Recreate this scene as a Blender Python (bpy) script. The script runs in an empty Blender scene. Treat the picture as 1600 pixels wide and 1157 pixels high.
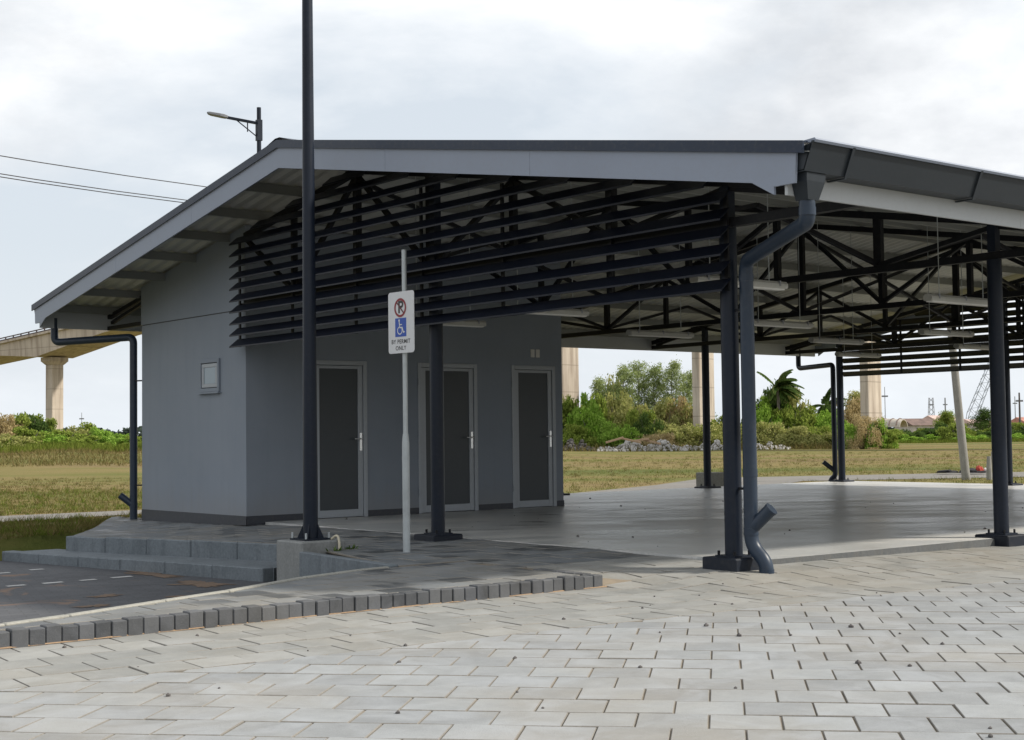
import bpy, bmesh, math, random
import numpy as np
from mathutils import Vector, Matrix, noise as mnoise

random.seed(7)
rng = np.random.default_rng(11)
scene = bpy.context.scene
COL = scene.collection

# ------------------------------------------------------------------ camera
CAM = Vector((-8.942, -8.220, 1.086))
YAW, PITCH, ROLL, FPX = 0.8941, 0.0451, -0.0126, 2248.5
fw = Vector((math.cos(YAW) * math.cos(PITCH), math.sin(YAW) * math.cos(PITCH), math.sin(PITCH)))
rt = Vector((math.sin(YAW), -math.cos(YAW), 0))
up = rt.cross(fw)
rt2 = rt * math.cos(ROLL) + up * math.sin(ROLL)
up2 = up * math.cos(ROLL) - rt * math.sin(ROLL)
cd = bpy.data.cameras.new('camera')
cam = bpy.data.objects.new('camera', cd)
COL.objects.link(cam)
m = Matrix.Identity(4)
for i in range(3):
    m[i][0], m[i][1], m[i][2], m[i][3] = rt2[i], up2[i], -fw[i], CAM[i]
cam.matrix_world = m
cd.sensor_width = 36.0
cd.lens = FPX / 1600 * 36
cd.clip_start = 0.1
cd.clip_end = 6000
scene.camera = cam
FH = Vector((math.cos(YAW), math.sin(YAW), 0))
RH = Vector((math.sin(YAW), -math.cos(YAW), 0))


def place(lat, dep, z=0.0):
    """ground position: metres to the right of and beyond the viewpoint"""
    p = CAM + RH * lat + FH * dep
    return Vector((p.x, p.y, z))


# ------------------------------------------------------------------ light
SUN_AZ = math.radians(-44)     # direction to the sun in plan (from +X)
SUN_EL = math.radians(41)
sd = Vector((math.cos(SUN_AZ) * math.cos(SUN_EL), math.sin(SUN_AZ) * math.cos(SUN_EL), math.sin(SUN_EL)))
sl = bpy.data.lights.new('sun', 'SUN')
sl.energy = 4.6
sl.angle = math.radians(4)
sl.color = (1.0, 0.93, 0.82)
so = bpy.data.objects.new('sun', sl)
COL.objects.link(so)
so.rotation_euler = sd.to_track_quat('Z', 'Y').to_euler()

world = bpy.data.worlds.new('World')
scene.world = world
world.use_nodes = True
wt = world.node_tree
for n in list(wt.nodes):
    wt.nodes.remove(n)


def W(t, **k):
    n = wt.nodes.new(t)
    for a, b in k.items():
        setattr(n, a, b)
    return n


wo = W('ShaderNodeOutputWorld')
bg = W('ShaderNodeBackground')
bg.inputs['Strength'].default_value = 0.1
sky = W('ShaderNodeTexSky')
sky.sky_type = 'NISHITA'
sky.sun_disc = False
sky.sun_elevation = SUN_EL
sky.sun_rotation = math.pi / 2 - SUN_AZ
sky.air_density = 1.0
sky.dust_density = 2.0
tc = W('ShaderNodeTexCoord')
sep = W('ShaderNodeSeparateXYZ')
wt.links.new(tc.outputs['Generated'], sep.inputs[0])
n1 = W('ShaderNodeTexNoise')
n1.inputs['Scale'].default_value = 0.8
n1.inputs['Detail'].default_value = 9
n1.inputs['Roughness'].default_value = 0.56
n1.inputs['Distortion'].default_value = 0.35
mapn = W('ShaderNodeMapping')
mapn.inputs['Location'].default_value = (2.3, 0.4, 0)
mapn.inputs['Scale'].default_value = (2.4, 2.4, 5.2)
wt.links.new(tc.outputs['Generated'], mapn.inputs[0])
wt.links.new(mapn.outputs[0], n1.inputs['Vector'])
r1 = W('ShaderNodeValToRGB')      # cloud cover
r1.color_ramp.elements[0].position = 0.36
r1.color_ramp.elements[1].position = 0.52
wt.links.new(n1.outputs[0], r1.inputs[0])
n2 = W('ShaderNodeTexNoise')
n2.inputs['Scale'].default_value = 1.05
n2.inputs['Detail'].default_value = 8
n2.inputs['Roughness'].default_value = 0.58
map2 = W('ShaderNodeMapping')
map2.inputs['Location'].default_value = (5.1, 3.3, 1.0)
map2.inputs['Scale'].default_value = (2.6, 2.6, 5.5)
wt.links.new(tc.outputs['Generated'], map2.inputs[0])
wt.links.new(map2.outputs[0], n2.inputs['Vector'])
r2 = W('ShaderNodeValToRGB')      # grey bellies to white tops
r2.color_ramp.elements[0].position = 0.40
r2.color_ramp.elements[0].color = (7.5, 7.8, 8.2, 1)
r2.color_ramp.elements[1].position = 0.57
r2.color_ramp.elements[1].color = (10.8, 11.0, 11.2, 1)
wt.links.new(n2.outputs[0], r2.inputs[0])
hz = W('ShaderNodeMix', data_type='RGBA')          # thin high veil over the blue
hz.inputs[0].default_value = 0.80
hz.inputs[7].default_value = (8.3, 8.95, 9.6, 1)
wt.links.new(sky.outputs[0], hz.inputs[6])
mx = W('ShaderNodeMix', data_type='RGBA')
wt.links.new(r1.outputs[0], mx.inputs[0])
wt.links.new(hz.outputs[2], mx.inputs[6])
wt.links.new(r2.outputs[0], mx.inputs[7])
# pale air towards the horizon
hr = W('ShaderNodeMapRange')
hr.inputs[1].default_value = 0.0; hr.inputs[2].default_value = 0.13
hr.inputs[3].default_value = 0.75; hr.inputs[4].default_value = 0.0
wt.links.new(sep.outputs['Z'], hr.inputs[0])
mh = W('ShaderNodeMix', data_type='RGBA')
mh.inputs[7].default_value = (8.3, 8.9, 9.5, 1)
wt.links.new(hr.outputs[0], mh.inputs[0])
wt.links.new(mx.outputs[2], mh.inputs[6])
wt.links.new(mh.outputs[2], bg.inputs['Color'])
wt.links.new(bg.outputs[0], wo.inputs[0])

vs = scene.view_settings
vs.view_transform = 'Standard'
vs.look = 'None'
vs.gamma = 1.0
vs.exposure = 0.0
vs.use_curve_mapping = False
scene.render.engine = 'CYCLES'
scene.cycles.max_bounces = 6
scene.cycles.diffuse_bounces = 4
scene.cycles.transparent_max_bounces = 6


# ------------------------------------------------------------------ materials
class NT:
    def __init__(self, name):
        self.m = bpy.data.materials.new(name)
        self.m.use_nodes = True
        self.t = self.m.node_tree
        self.b = self.t.nodes['Principled BSDF']
        self.out = self.t.nodes['Material Output']

    def n(self, t, **k):
        x = self.t.nodes.new(t)
        for a, b in k.items():
            setattr(x, a, b)
        return x

    def l(self, a, b):
        self.t.links.new(a, b)

    def coord(self, kind='Object', scale=(1, 1, 1)):
        if kind == 'World':
            g = self.n('ShaderNodeNewGeometry').outputs['Position']
        else:
            g = self.n('ShaderNodeTexCoord').outputs[kind]
        mp = self.n('ShaderNodeMapping')
        mp.inputs['Scale'].default_value = scale
        self.l(g, mp.inputs[0])
        return mp.outputs[0]

    def noise(self, vec, scale, detail=4, rough=0.55, dist=0.0):
        x = self.n('ShaderNodeTexNoise')
        x.inputs['Scale'].default_value = scale
        x.inputs['Detail'].default_value = detail
        x.inputs['Roughness'].default_value = rough
        x.inputs['Distortion'].default_value = dist
        self.l(vec, x.inputs['Vector'])
        return x.outputs[0]

    def ramp(self, fac, stops):
        x = self.n('ShaderNodeValToRGB')
        cr = x.color_ramp
        while len(cr.elements) < len(stops):
            cr.elements.new(0.5)
        for e, (p, c) in zip(cr.elements, stops):
            e.position = p
            e.color = (c[0], c[1], c[2], 1) if not isinstance(c, (int, float)) else (c, c, c, 1)
        self.l(fac, x.inputs[0])
        return x.outputs[0]

    def mix(self, fac, a, b, mode='MIX'):
        x = self.n('ShaderNodeMix', data_type='RGBA', blend_type=mode)
        for s, v in ((0, fac), (6, a), (7, b)):
            if isinstance(v, (int, float)):
                x.inputs[s].default_value = v
            elif isinstance(v, tuple):
                x.inputs[s].default_value = (v[0], v[1], v[2], 1)
            else:
                self.l(v, x.inputs[s])
        return x.outputs[2]

    def math(self, op, a, b=0.0):
        x = self.n('ShaderNodeMath', operation=op)
        for s, v in ((0, a), (1, b)):
            if isinstance(v, (int, float)):
                x.inputs[s].default_value = v
            else:
                self.l(v, x.inputs[s])
        return x.outputs[0]

    def base(self, c):
        if isinstance(c, tuple):
            self.b.inputs['Base Color'].default_value = (c[0], c[1], c[2], 1)
        else:
            self.l(c, self.b.inputs['Base Color'])

    def rough(self, v):
        if isinstance(v, (int, float)):
            self.b.inputs['Roughness'].default_value = v
        else:
            self.l(v, self.b.inputs['Roughness'])

    def bump(self, h, strength=0.3, dist=0.02):
        x = self.n('ShaderNodeBump')
        x.inputs['Strength'].default_value = strength
        x.inputs['Distance'].default_value = dist
        self.l(h, x.inputs['Height'])
        self.l(x.outputs[0], self.b.inputs['Normal'])

    def rand(self):
        a = self.n('ShaderNodeObjectInfo').outputs['Random']
        b = self.n('ShaderNodeNewGeometry').outputs['Random Per Island']
        return self.math('FRACT', self.math('ADD', a, b))


MATS = {}


def paint(name, col, rough=0.45, var=0.12, metal=0.0, dirt=(0.20, 0.17, 0.13), dirtamt=0.12, spec=0.5, scale=1.0):
    t = NT(name)
    v = t.coord('World')
    a = t.noise(v, 1.3 * scale, 6, 0.6)
    b = t.noise(v, 22 * scale, 4, 0.6)
    c0 = tuple(x * (1 - var) for x in col)
    c1 = tuple(min(1, x * (1 + var)) for x in col)
    c = t.ramp(a, [(0.3, c0), (0.7, c1)])
    d = t.math('MULTIPLY', t.ramp(b, [(0.5, 0.0), (0.75, 1.0)]), dirtamt)
    c = t.mix(d, c, dirt)
    t.base(c)
    t.rough(t.math('ADD', rough - 0.08, t.math('MULTIPLY', a, 0.16)))
    t.b.inputs['Metallic'].default_value = metal
    t.b.inputs['Specular IOR Level'].default_value = spec
    t.bump(b, 0.06, 0.01)
    MATS[name] = t.m
    return t.m


paint('steel_navy', (0.012, 0.016, 0.025), 0.5, 0.2, dirtamt=0.08, spec=0.25)
paint('steel_column', (0.0085, 0.0135, 0.025), 0.42, 0.2, dirtamt=0.03, spec=0.25)
paint('steel_black', (0.008, 0.009, 0.012), 0.55, 0.2, dirtamt=0.05, spec=0.25)
paint('louvre_blue', (0.0055, 0.0080, 0.0165), 0.42, 0.15, dirtamt=0.02, spec=0.25)
paint('flashing_dark', (0.018, 0.028, 0.050), 0.42, 0.12, spec=0.3)
paint('gutter_dark', (0.021, 0.027, 0.034), 0.42, 0.08, dirtamt=0.02, spec=0.3)
paint('purlin_zinc', (0.20, 0.21, 0.20), 0.5, 0.12)
paint('fascia_grey', (0.225, 0.258, 0.325), 0.5, 0.05, dirtamt=0.10)  # same paint as the eaves boards, with the blue of the shaded gable put in
paint('eaves_sunlit', (0.42, 0.44, 0.455), 0.5, 0.05, dirtamt=0.10)  # lit copy of the fascia paint: sunlight put into the colour
paint('pvc_grey', (0.021, 0.034, 0.056), 0.38, 0.15, dirtamt=0.06, spec=0.35)
paint('alu_frame', (0.30, 0.325, 0.355), 0.4, 0.06, metal=0.1, dirtamt=0.1)
paint('door_panel', (0.034, 0.042, 0.049), 0.38, 0.12, dirtamt=0.03, spec=0.4, scale=0.7)
paint('chrome', (0.62, 0.63, 0.64), 0.25, 0.04, metal=0.9, dirtamt=0.05)
paint('white_plastic', (0.62, 0.62, 0.60), 0.4, 0.05, dirtamt=0.15)
paint('lamp_housing', (0.36, 0.36, 0.335), 0.45, 0.08, dirtamt=0.2)
paint('galvanised', (0.40, 0.43, 0.44), 0.45, 0.16, metal=0.35, scale=3)
paint('skirting', (0.026, 0.030, 0.040), 0.5, 0.15)
paint('sign_white', (0.60, 0.61, 0.62), 0.35, 0.03, dirtamt=0.06)
paint('sign_black', (0.015, 0.015, 0.018), 0.4, 0.05, dirtamt=0)
paint('sign_red', (0.22, 0.010, 0.018), 0.4, 0.05, dirtamt=0)
paint('sign_darkred', (0.10, 0.008, 0.012), 0.4, 0.05, dirtamt=0)
paint('sign_blue', (0.015, 0.07, 0.36), 0.4, 0.05, dirtamt=0)
paint('cream_hose', (0.55, 0.50, 0.38), 0.5, 0.08)
paint('glass_grey', (0.22, 0.28, 0.32), 0.15, 0.08, dirtamt=0.05)
paint('road_mark', (0.50, 0.50, 0.49), 0.7, 0.2, dirtamt=0.5, dirt=(0.1, 0.1, 0.1), scale=3)
paint('wire_black', (0.03, 0.03, 0.035), 0.6, 0.1)
paint('cloth_dark', (0.02, 0.02, 0.025), 0.9, 0.3)
paint('cloth_red', (0.40, 0.06, 0.04), 0.9, 0.2)
paint('far_steel', (0.20, 0.21, 0.23), 0.6, 0.2)
paint('crane_hazed', (0.33, 0.37, 0.42), 0.6, 0.2)  # pale blue-grey: haze of the distance put into the crane's colour
paint('far_wall', (0.52, 0.48, 0.44), 0.8, 0.2)
paint('far_roof_red', (0.42, 0.20, 0.15), 0.8, 0.25)
paint('far_roof_brown', (0.15, 0.10, 0.085), 0.8, 0.35)
paint('far_roof_pink', (0.55, 0.40, 0.36), 0.8, 0.2)
paint('far_window', (0.04, 0.045, 0.05), 0.3, 0.2)
paint('rusty_white', (0.42, 0.38, 0.33), 0.7, 0.3, dirt=(0.20, 0.10, 0.05), dirtamt=0.5, scale=0.6)


def mat_wall():
    t = NT('wall_render')
    v = t.coord('World')
    a = t.noise(v, 0.7, 5, 0.6)
    b = t.noise(v, 60, 4, 0.7)
    s = t.noise(t.coord('World', (6, 6, 0.5)), 1.0, 5, 0.6)
    c = t.ramp(a, [(0.3, (0.195, 0.225, 0.268)), (0.7, (0.225, 0.255, 0.298))])
    c = t.mix(t.math('MULTIPLY', t.ramp(s, [(0.5, 0.0), (0.8, 1.0)]), 0.16), c, (0.12, 0.14, 0.165))
    # roller patches and rain splash at the foot
    pa = t.noise(t.coord('World', (1.2, 1.2, 2.6)), 1.7, 3, 0.5, 0.6)
    c = t.mix(t.math('MULTIPLY', t.ramp(pa, [(0.47, 0.0), (0.53, 1.0)]), 0.10), c, (0.23, 0.25, 0.28))
    sp = t.n('ShaderNodeSeparateXYZ')
    t.l(t.n('ShaderNodeNewGeometry').outputs['Position'], sp.inputs[0])
    foot_ = t.math('SUBTRACT', t.math('ADD', 0.40, t.math('MULTIPLY', s, 0.5)), sp.outputs[2])
    c = t.mix(t.math('MULTIPLY', t.ramp(foot_, [(0.20, 0.0), (0.55, 1.0)]), 0.30), c, (0.22, 0.205, 0.185))
    t.base(c)
    t.rough(0.75)
    t.bump(b, 0.12, 0.006)
    MATS['wall'] = t.m


def mat_concrete(name, c0, c1, rough=0.85, scale=1.0, stain=(0.10, 0.10, 0.10), stainamt=0.5, bump=0.3):
    t = NT(name)
    v = t.coord('World')
    a = t.noise(v, 1.6 * scale, 8, 0.65)
    b = t.noise(v, 35 * scale, 5, 0.7)
    s = t.noise(t.coord('World', (7, 7, 1.3)), 1.0, 6, 0.65)
    c = t.ramp(a, [(0.28, c0), (0.72, c1)])
    c = t.mix(t.math('MULTIPLY', t.ramp(s, [(0.48, 0.0), (0.72, 1.0)]), stainamt), c, stain)
    c = t.mix(0.35, c, t.ramp(b, [(0.3, tuple(x * 0.6 for x in c0)), (0.7, tuple(min(1, x * 1.25) for x in c1))]))
    t.base(c)
    t.rough(rough)
    t.bump(b, bump, 0.012)
    MATS[name] = t.m


mat_wall()
mat_concrete('concrete', (0.18, 0.19, 0.19), (0.28, 0.285, 0.275))
mat_concrete('concrete_light', (0.24, 0.24, 0.215), (0.36, 0.35, 0.31), stainamt=0.4)
mat_concrete('concrete_step', (0.105, 0.125, 0.140), (0.19, 0.215, 0.235), stain=(0.05, 0.058, 0.066), stainamt=0.6)
mat_concrete('slab_edge', (0.075, 0.082, 0.088), (0.125, 0.13, 0.13), stain=(0.17, 0.15, 0.12))
t = NT('bridge_concrete')
v = t.coord('World')
a = t.noise(v, 0.22, 7, 0.65)
st_ = t.noise(t.coord('World', (1.6, 1.6, 0.10)), 1.0, 6, 0.65)
sp = t.n('ShaderNodeSeparateXYZ')
t.l(v, sp.inputs[0])
lift = t.math('LESS_THAN', t.math('FRACT', t.math('MULTIPLY', sp.outputs[2], 0.42)), 0.035)
c = t.ramp(a, [(0.3, (0.44, 0.38, 0.315)), (0.7, (0.57, 0.50, 0.42))])
c = t.mix(t.math('MULTIPLY', t.ramp(st_, [(0.46, 0.0), (0.66, 1.0)]), 0.65), c, (0.20, 0.15, 0.115))
c = t.mix(t.math('MULTIPLY', lift, 0.45), c, (0.16, 0.13, 0.10))
t.base(c); t.rough(0.9); t.bump(st_, 0.2, 0.05)
MATS['bridge_concrete'] = t.m
mat_concrete('bridge_rail', (0.10, 0.085, 0.09), (0.16, 0.13, 0.13), scale=0.3)
mat_concrete('stone_grey', (0.32, 0.31, 0.30), (0.55, 0.53, 0.50), scale=0.6)
mat_concrete('stone_dark', (0.06, 0.055, 0.055), (0.12, 0.11, 0.105), scale=0.6)
mat_concrete('mud', (0.12, 0.085, 0.06), (0.19, 0.125, 0.08), stainamt=0.2, scale=2)
mat_concrete('sand', (0.24, 0.155, 0.09), (0.33, 0.23, 0.145), stainamt=0.2, scale=2)
mat_concrete('timber_raw', (0.30, 0.20, 0.12), (0.45, 0.32, 0.21), stainamt=0.3)
mat_concrete('path_gravel', (0.135, 0.128, 0.115), (0.215, 0.20, 0.18), stainamt=0.2, scale=0.8)


def mat_paver(name, c0, c1, wet=0.0):
    t = NT(name)
    v = t.coord('World')
    a = t.noise(v, 0.55, 5, 0.6)
    b = t.noise(v, 5.5, 7, 0.68, 0.4)
    f = t.noise(v, 90, 4, 0.75)
    r = t.rand()
    c = t.ramp(r, [(0.0, c0), (0.55, tuple((x + y) / 2 for x, y in zip(c0, c1))), (1.0, c1)])
    c = t.mix(0.30, c, t.ramp(b, [(0.30, tuple(x * 0.72 for x in c0)), (0.70, tuple(min(1, x * 1.12) for x in c1))]))
    c = t.mix(t.math('MULTIPLY', t.ramp(a, [(0.44, 0.0), (0.66, 1.0)]), 0.42 if name != 'kerb_dark' else 0.08), c, (0.27, 0.235, 0.18))
    bl = t.noise(t.coord('World', (1, 1, 1)), 2.3, 5, 0.6, 0.7)
    c = t.mix(t.math('MULTIPLY', t.ramp(bl, [(0.48, 0.0), (0.64, 1.0)]), 0.35), c, tuple(min(1, x * 1.22) for x in (c1[0], c1[1] * 1.01, c1[2] * 1.06)))
    c = t.mix(t.math('MULTIPLY', t.ramp(f, [(0.58, 0.0), (0.70, 1.0)]), 0.45), c, (0.15, 0.15, 0.145))
    rg = 0.85
    if wet:
        # damp tiles that have not dried yet, each with its own extent
        w = t.noise(t.coord('World', (1.0, 0.55, 1)), 1.5, 4, 0.55, 0.8)
        r2 = t.math('FRACT', t.math('MULTIPLY', r, 7.31))
        ww = t.ramp(t.math('ADD', t.math('MULTIPLY', w, 0.9), t.math('MULTIPLY', r2, 0.55)), [(0.84, 0.0), (0.95, 1.0)])
        c = t.mix(t.math('MULTIPLY', ww, wet), c, (0.030, 0.034, 0.040))
        rg = t.math('SUBTRACT', 0.8, t.math('MULTIPLY', ww, 0.35))
    t.base(c)
    t.rough(rg)
    t.bump(t.math('ADD', f, t.math('MULTIPLY', b, 0.8)), 0.4, 0.008)
    MATS[name] = t.m


mat_paver('paver', (0.212, 0.221, 0.228), (0.312, 0.325, 0.330))
mat_paver('paver_band', (0.206, 0.210, 0.202), (0.300, 0.302, 0.288))
mat_paver('kerb_dark', (0.026, 0.030, 0.036), (0.115, 0.120, 0.128))
mat_paver('paver_foot', (0.112, 0.124, 0.132), (0.180, 0.192, 0.200), wet=0.62)


def mat_joint():
    t = NT('joint_sand')
    v = t.coord('World')
    b = t.noise(v, 3, 6, 0.7)
    t.base(t.ramp(b, [(0.3, (0.14, 0.12, 0.095)), (0.7, (0.26, 0.215, 0.16))]))
    t.rough(0.95)
    MATS['joint'] = t.m


mat_joint()
mat_concrete('paver_rim', (0.165, 0.155, 0.138), (0.26, 0.245, 0.22), stainamt=0.3, scale=2)


def mat_floor():
    t = NT('polished_floor')
    v = t.coord('World')
    a = t.noise(v, 0.5, 6, 0.6, 0.6)
    m1 = t.n('ShaderNodeMapping'); m1.inputs['Rotation'].default_value = (0, 0, 0.62)
    t.l(t.n('ShaderNodeNewGeometry').outputs['Position'], m1.inputs[0])
    m2 = t.n('ShaderNodeMapping'); m2.inputs['Scale'].default_value = (0.32, 0.95, 1)
    t.l(m1.outputs[0], m2.inputs[0])
    s = t.noise(m2.outputs[0], 1.5, 8, 0.7, 1.0)
    f = t.noise(v, 45, 4, 0.7)
    c = t.ramp(a, [(0.3, (0.40, 0.41, 0.405)), (0.7, (0.50, 0.50, 0.48))])
    c = t.mix(t.math('MULTIPLY', t.ramp(s, [(0.50, 0.0), (0.58, 1.0)]), 0.8), c, (0.60, 0.59, 0.56))
    c = t.mix(t.math('MULTIPLY', t.ramp(s, [(0.36, 1.0), (0.46, 0.0)]), 0.65), c, (0.20, 0.195, 0.18))
    c = t.mix(t.math('MULTIPLY', t.ramp(f, [(0.55, 0.0), (0.75, 1.0)]), 0.2), c, (0.12, 0.12, 0.12))
    t.base(c)
    t.rough(t.ramp(s, [(0.36, 0.27), (0.47, 0.32), (0.54, 0.38), (0.62, 0.46)]))
    t.bump(f, 0.05, 0.005)
    MATS['floor'] = t.m


mat_floor()


def mat_parking():
    t = NT('parking_blocks')
    v = t.coord('World')
    br = t.n('ShaderNodeTexBrick')
    br.inputs['Scale'].default_value = 1.0
    br.inputs['Brick Width'].default_value = 0.21
    br.inputs['Row Height'].default_value = 0.105
    br.inputs['Mortar Size'].default_value = 0.006
    br.inputs['Color1'].default_value = (0.045, 0.047, 0.055, 1)
    br.inputs['Color2'].default_value = (0.085, 0.088, 0.098, 1)
    br.inputs['Mortar'].default_value = (0.028, 0.027, 0.026, 1)
    mp = t.n('ShaderNodeMapping')
    mp.inputs['Rotation'].default_value = (0, 0, 0.25)
    t.l(t.n('ShaderNodeNewGeometry').outputs['Position'], mp.inputs[0])
    t.l(mp.outputs[0], br.inputs['Vector'])
    a = t.noise(v, 0.9, 6, 0.65, 0.5)
    f = t.noise(v, 40, 4, 0.7)
    c = t.mix(0.5, br.outputs[0], t.ramp(a, [(0.3, (0.030, 0.032, 0.038)), (0.7, (0.105, 0.108, 0.115))]))
    st = t.noise(t.coord('World', (1.0, 1.0, 1)), 1.15, 5, 0.6, 0.8)
    c = t.mix(t.math('MULTIPLY', t.ramp(st, [(0.61, 0.0), (0.68, 1.0)]), 0.8), c, (0.20, 0.115, 0.065))
    t.base(c)
    t.rough(t.math('ADD', 0.6, t.math('MULTIPLY', f, 0.3)))
    t.bump(t.math('ADD', br.outputs[1], t.math('MULTIPLY', f, -0.6)), -0.3, 0.01)
    MATS['parking'] = t.m


mat_parking()


def mat_grassground():
    t = NT('grass_ground')
    v = t.coord('World')
    a = t.noise(v, 0.09, 6, 0.6, 0.5)
    b = t.noise(v, 0.7, 7, 0.7, 0.3)
    f = t.noise(v, 9, 5, 0.75)
    c = t.ramp(a, [(0.34, (0.074, 0.091, 0.025)), (0.47, (0.140, 0.122, 0.044)), (0.58, (0.188, 0.140, 0.065)), (0.72, (0.105, 0.109, 0.031))])
    c = t.mix(0.5, c, t.ramp(b, [(0.3, (0.065, 0.091, 0.016)), (0.48, (0.166, 0.144, 0.048)), (0.60, (0.245, 0.179, 0.083)), (0.72, (0.131, 0.088, 0.053))]))
    c = t.mix(0.35, c, t.ramp(f, [(0.3, (0.044, 0.044, 0.016)), (0.7, (0.227, 0.193, 0.088))]))
    # mown swathes
    m1 = t.n('ShaderNodeMapping'); m1.inputs['Rotation'].default_value = (0, 0, 0.72)
    t.l(t.n('ShaderNodeNewGeometry').outputs['Position'], m1.inputs[0])
    m2 = t.n('ShaderNodeMapping'); m2.inputs['Scale'].default_value = (0.03, 0.14, 1)
    t.l(m1.outputs[0], m2.inputs[0])
    sw = t.noise(m2.outputs[0], 1.0, 5, 0.6, 0.3)
    c = t.mix(0.62, c, t.ramp(sw, [(0.34, (0.074, 0.109, 0.018)), (0.45, (0.140, 0.144, 0.035)), (0.55, (0.236, 0.179, 0.074)), (0.63, (0.184, 0.126, 0.065)), (0.70, (0.088, 0.119, 0.021))]))
    t.base(c)
    t.rough(0.95)
    t.b.inputs['Specular IOR Level'].default_value = 0.15
    t.bump(t.math('ADD', f, b), 0.6, 0.08)
    MATS['grassground'] = t.m


mat_grassground()


def mat_leaf(name, c0, c1, c2, trans=0.35):
    t = NT(name)
    r = t.rand()
    o = t.n('ShaderNodeObjectInfo').outputs['Random']
    c = t.ramp(r, [(0.0, c0), (0.5, c1), (1.0, c2)])
    c = t.mix(t.math('MULTIPLY', o, 0.35), c, c2)
    dif = t.n('ShaderNodeBsdfDiffuse')
    tr = t.n('ShaderNodeBsdfTranslucent')
    t.l(c, dif.inputs[0])
    t.l(c, tr.inputs[0])
    ms = t.n('ShaderNodeMixShader')
    ms.inputs[0].default_value = trans
    t.l(dif.outputs[0], ms.inputs[1])
    t.l(tr.outputs[0], ms.inputs[2])
    t.l(ms.outputs[0], t.out.inputs[0])
    MATS[name] = t.m


mat_leaf('leaf_green', (0.118, 0.169, 0.029), (0.214, 0.282, 0.051), (0.304, 0.361, 0.084))
mat_leaf('leaf_bright', (0.129, 0.246, 0.026), (0.233, 0.389, 0.052), (0.349, 0.492, 0.104))
mat_leaf('leaf_olive', (0.191, 0.228, 0.058), (0.324, 0.342, 0.104), (0.476, 0.456, 0.191))
mat_leaf('leaf_dry', (0.248, 0.191, 0.086), (0.419, 0.333, 0.17), (0.59, 0.476, 0.266))
mat_leaf('leaf_dark', (0.033, 0.066, 0.018), (0.072, 0.121, 0.031), (0.121, 0.176, 0.05))
mat_leaf('leaf_pine', (0.17, 0.228, 0.076), (0.294, 0.362, 0.142), (0.419, 0.476, 0.228))
mat_leaf('leaf_far', (0.035, 0.05, 0.04), (0.055, 0.075, 0.06), (0.075, 0.095, 0.08))
mat_leaf('blade_mix', (0.06, 0.075, 0.015), (0.143, 0.124, 0.041), (0.225, 0.176, 0.083), 0.25)
mat_leaf('blade_green', (0.06, 0.098, 0.012), (0.105, 0.15, 0.021), (0.165, 0.188, 0.041), 0.25)
mat_concrete('bark', (0.10, 0.085, 0.07), (0.20, 0.175, 0.15), scale=1.5)
mat_concrete('pole_wood', (0.20, 0.195, 0.18), (0.33, 0.32, 0.30), stain=(0.09, 0.085, 0.08), scale=2)


def mat_roofsheet():
    t = NT('roof_zinc')
    v = t.coord('World')
    a = t.noise(t.coord('World', (1, 0.25, 0.25)), 1.2, 6, 0.6, 0.4)
    f = t.noise(v, 14, 4, 0.6)
    r = t.rand()
    c = t.ramp(a, [(0.3, (0.48, 0.485, 0.455)), (0.7, (0.60, 0.60, 0.56))])
    c = t.mix(0.15, c, t.ramp(f, [(0.3, (0.2, 0.2, 0.18)), (0.7, (0.5, 0.48, 0.43))]))
    t.base(c)
    t.rough(0.42)
    t.b.inputs['Metallic'].default_value = 0.0
    MATS['roof'] = t.m


mat_roofsheet()


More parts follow.
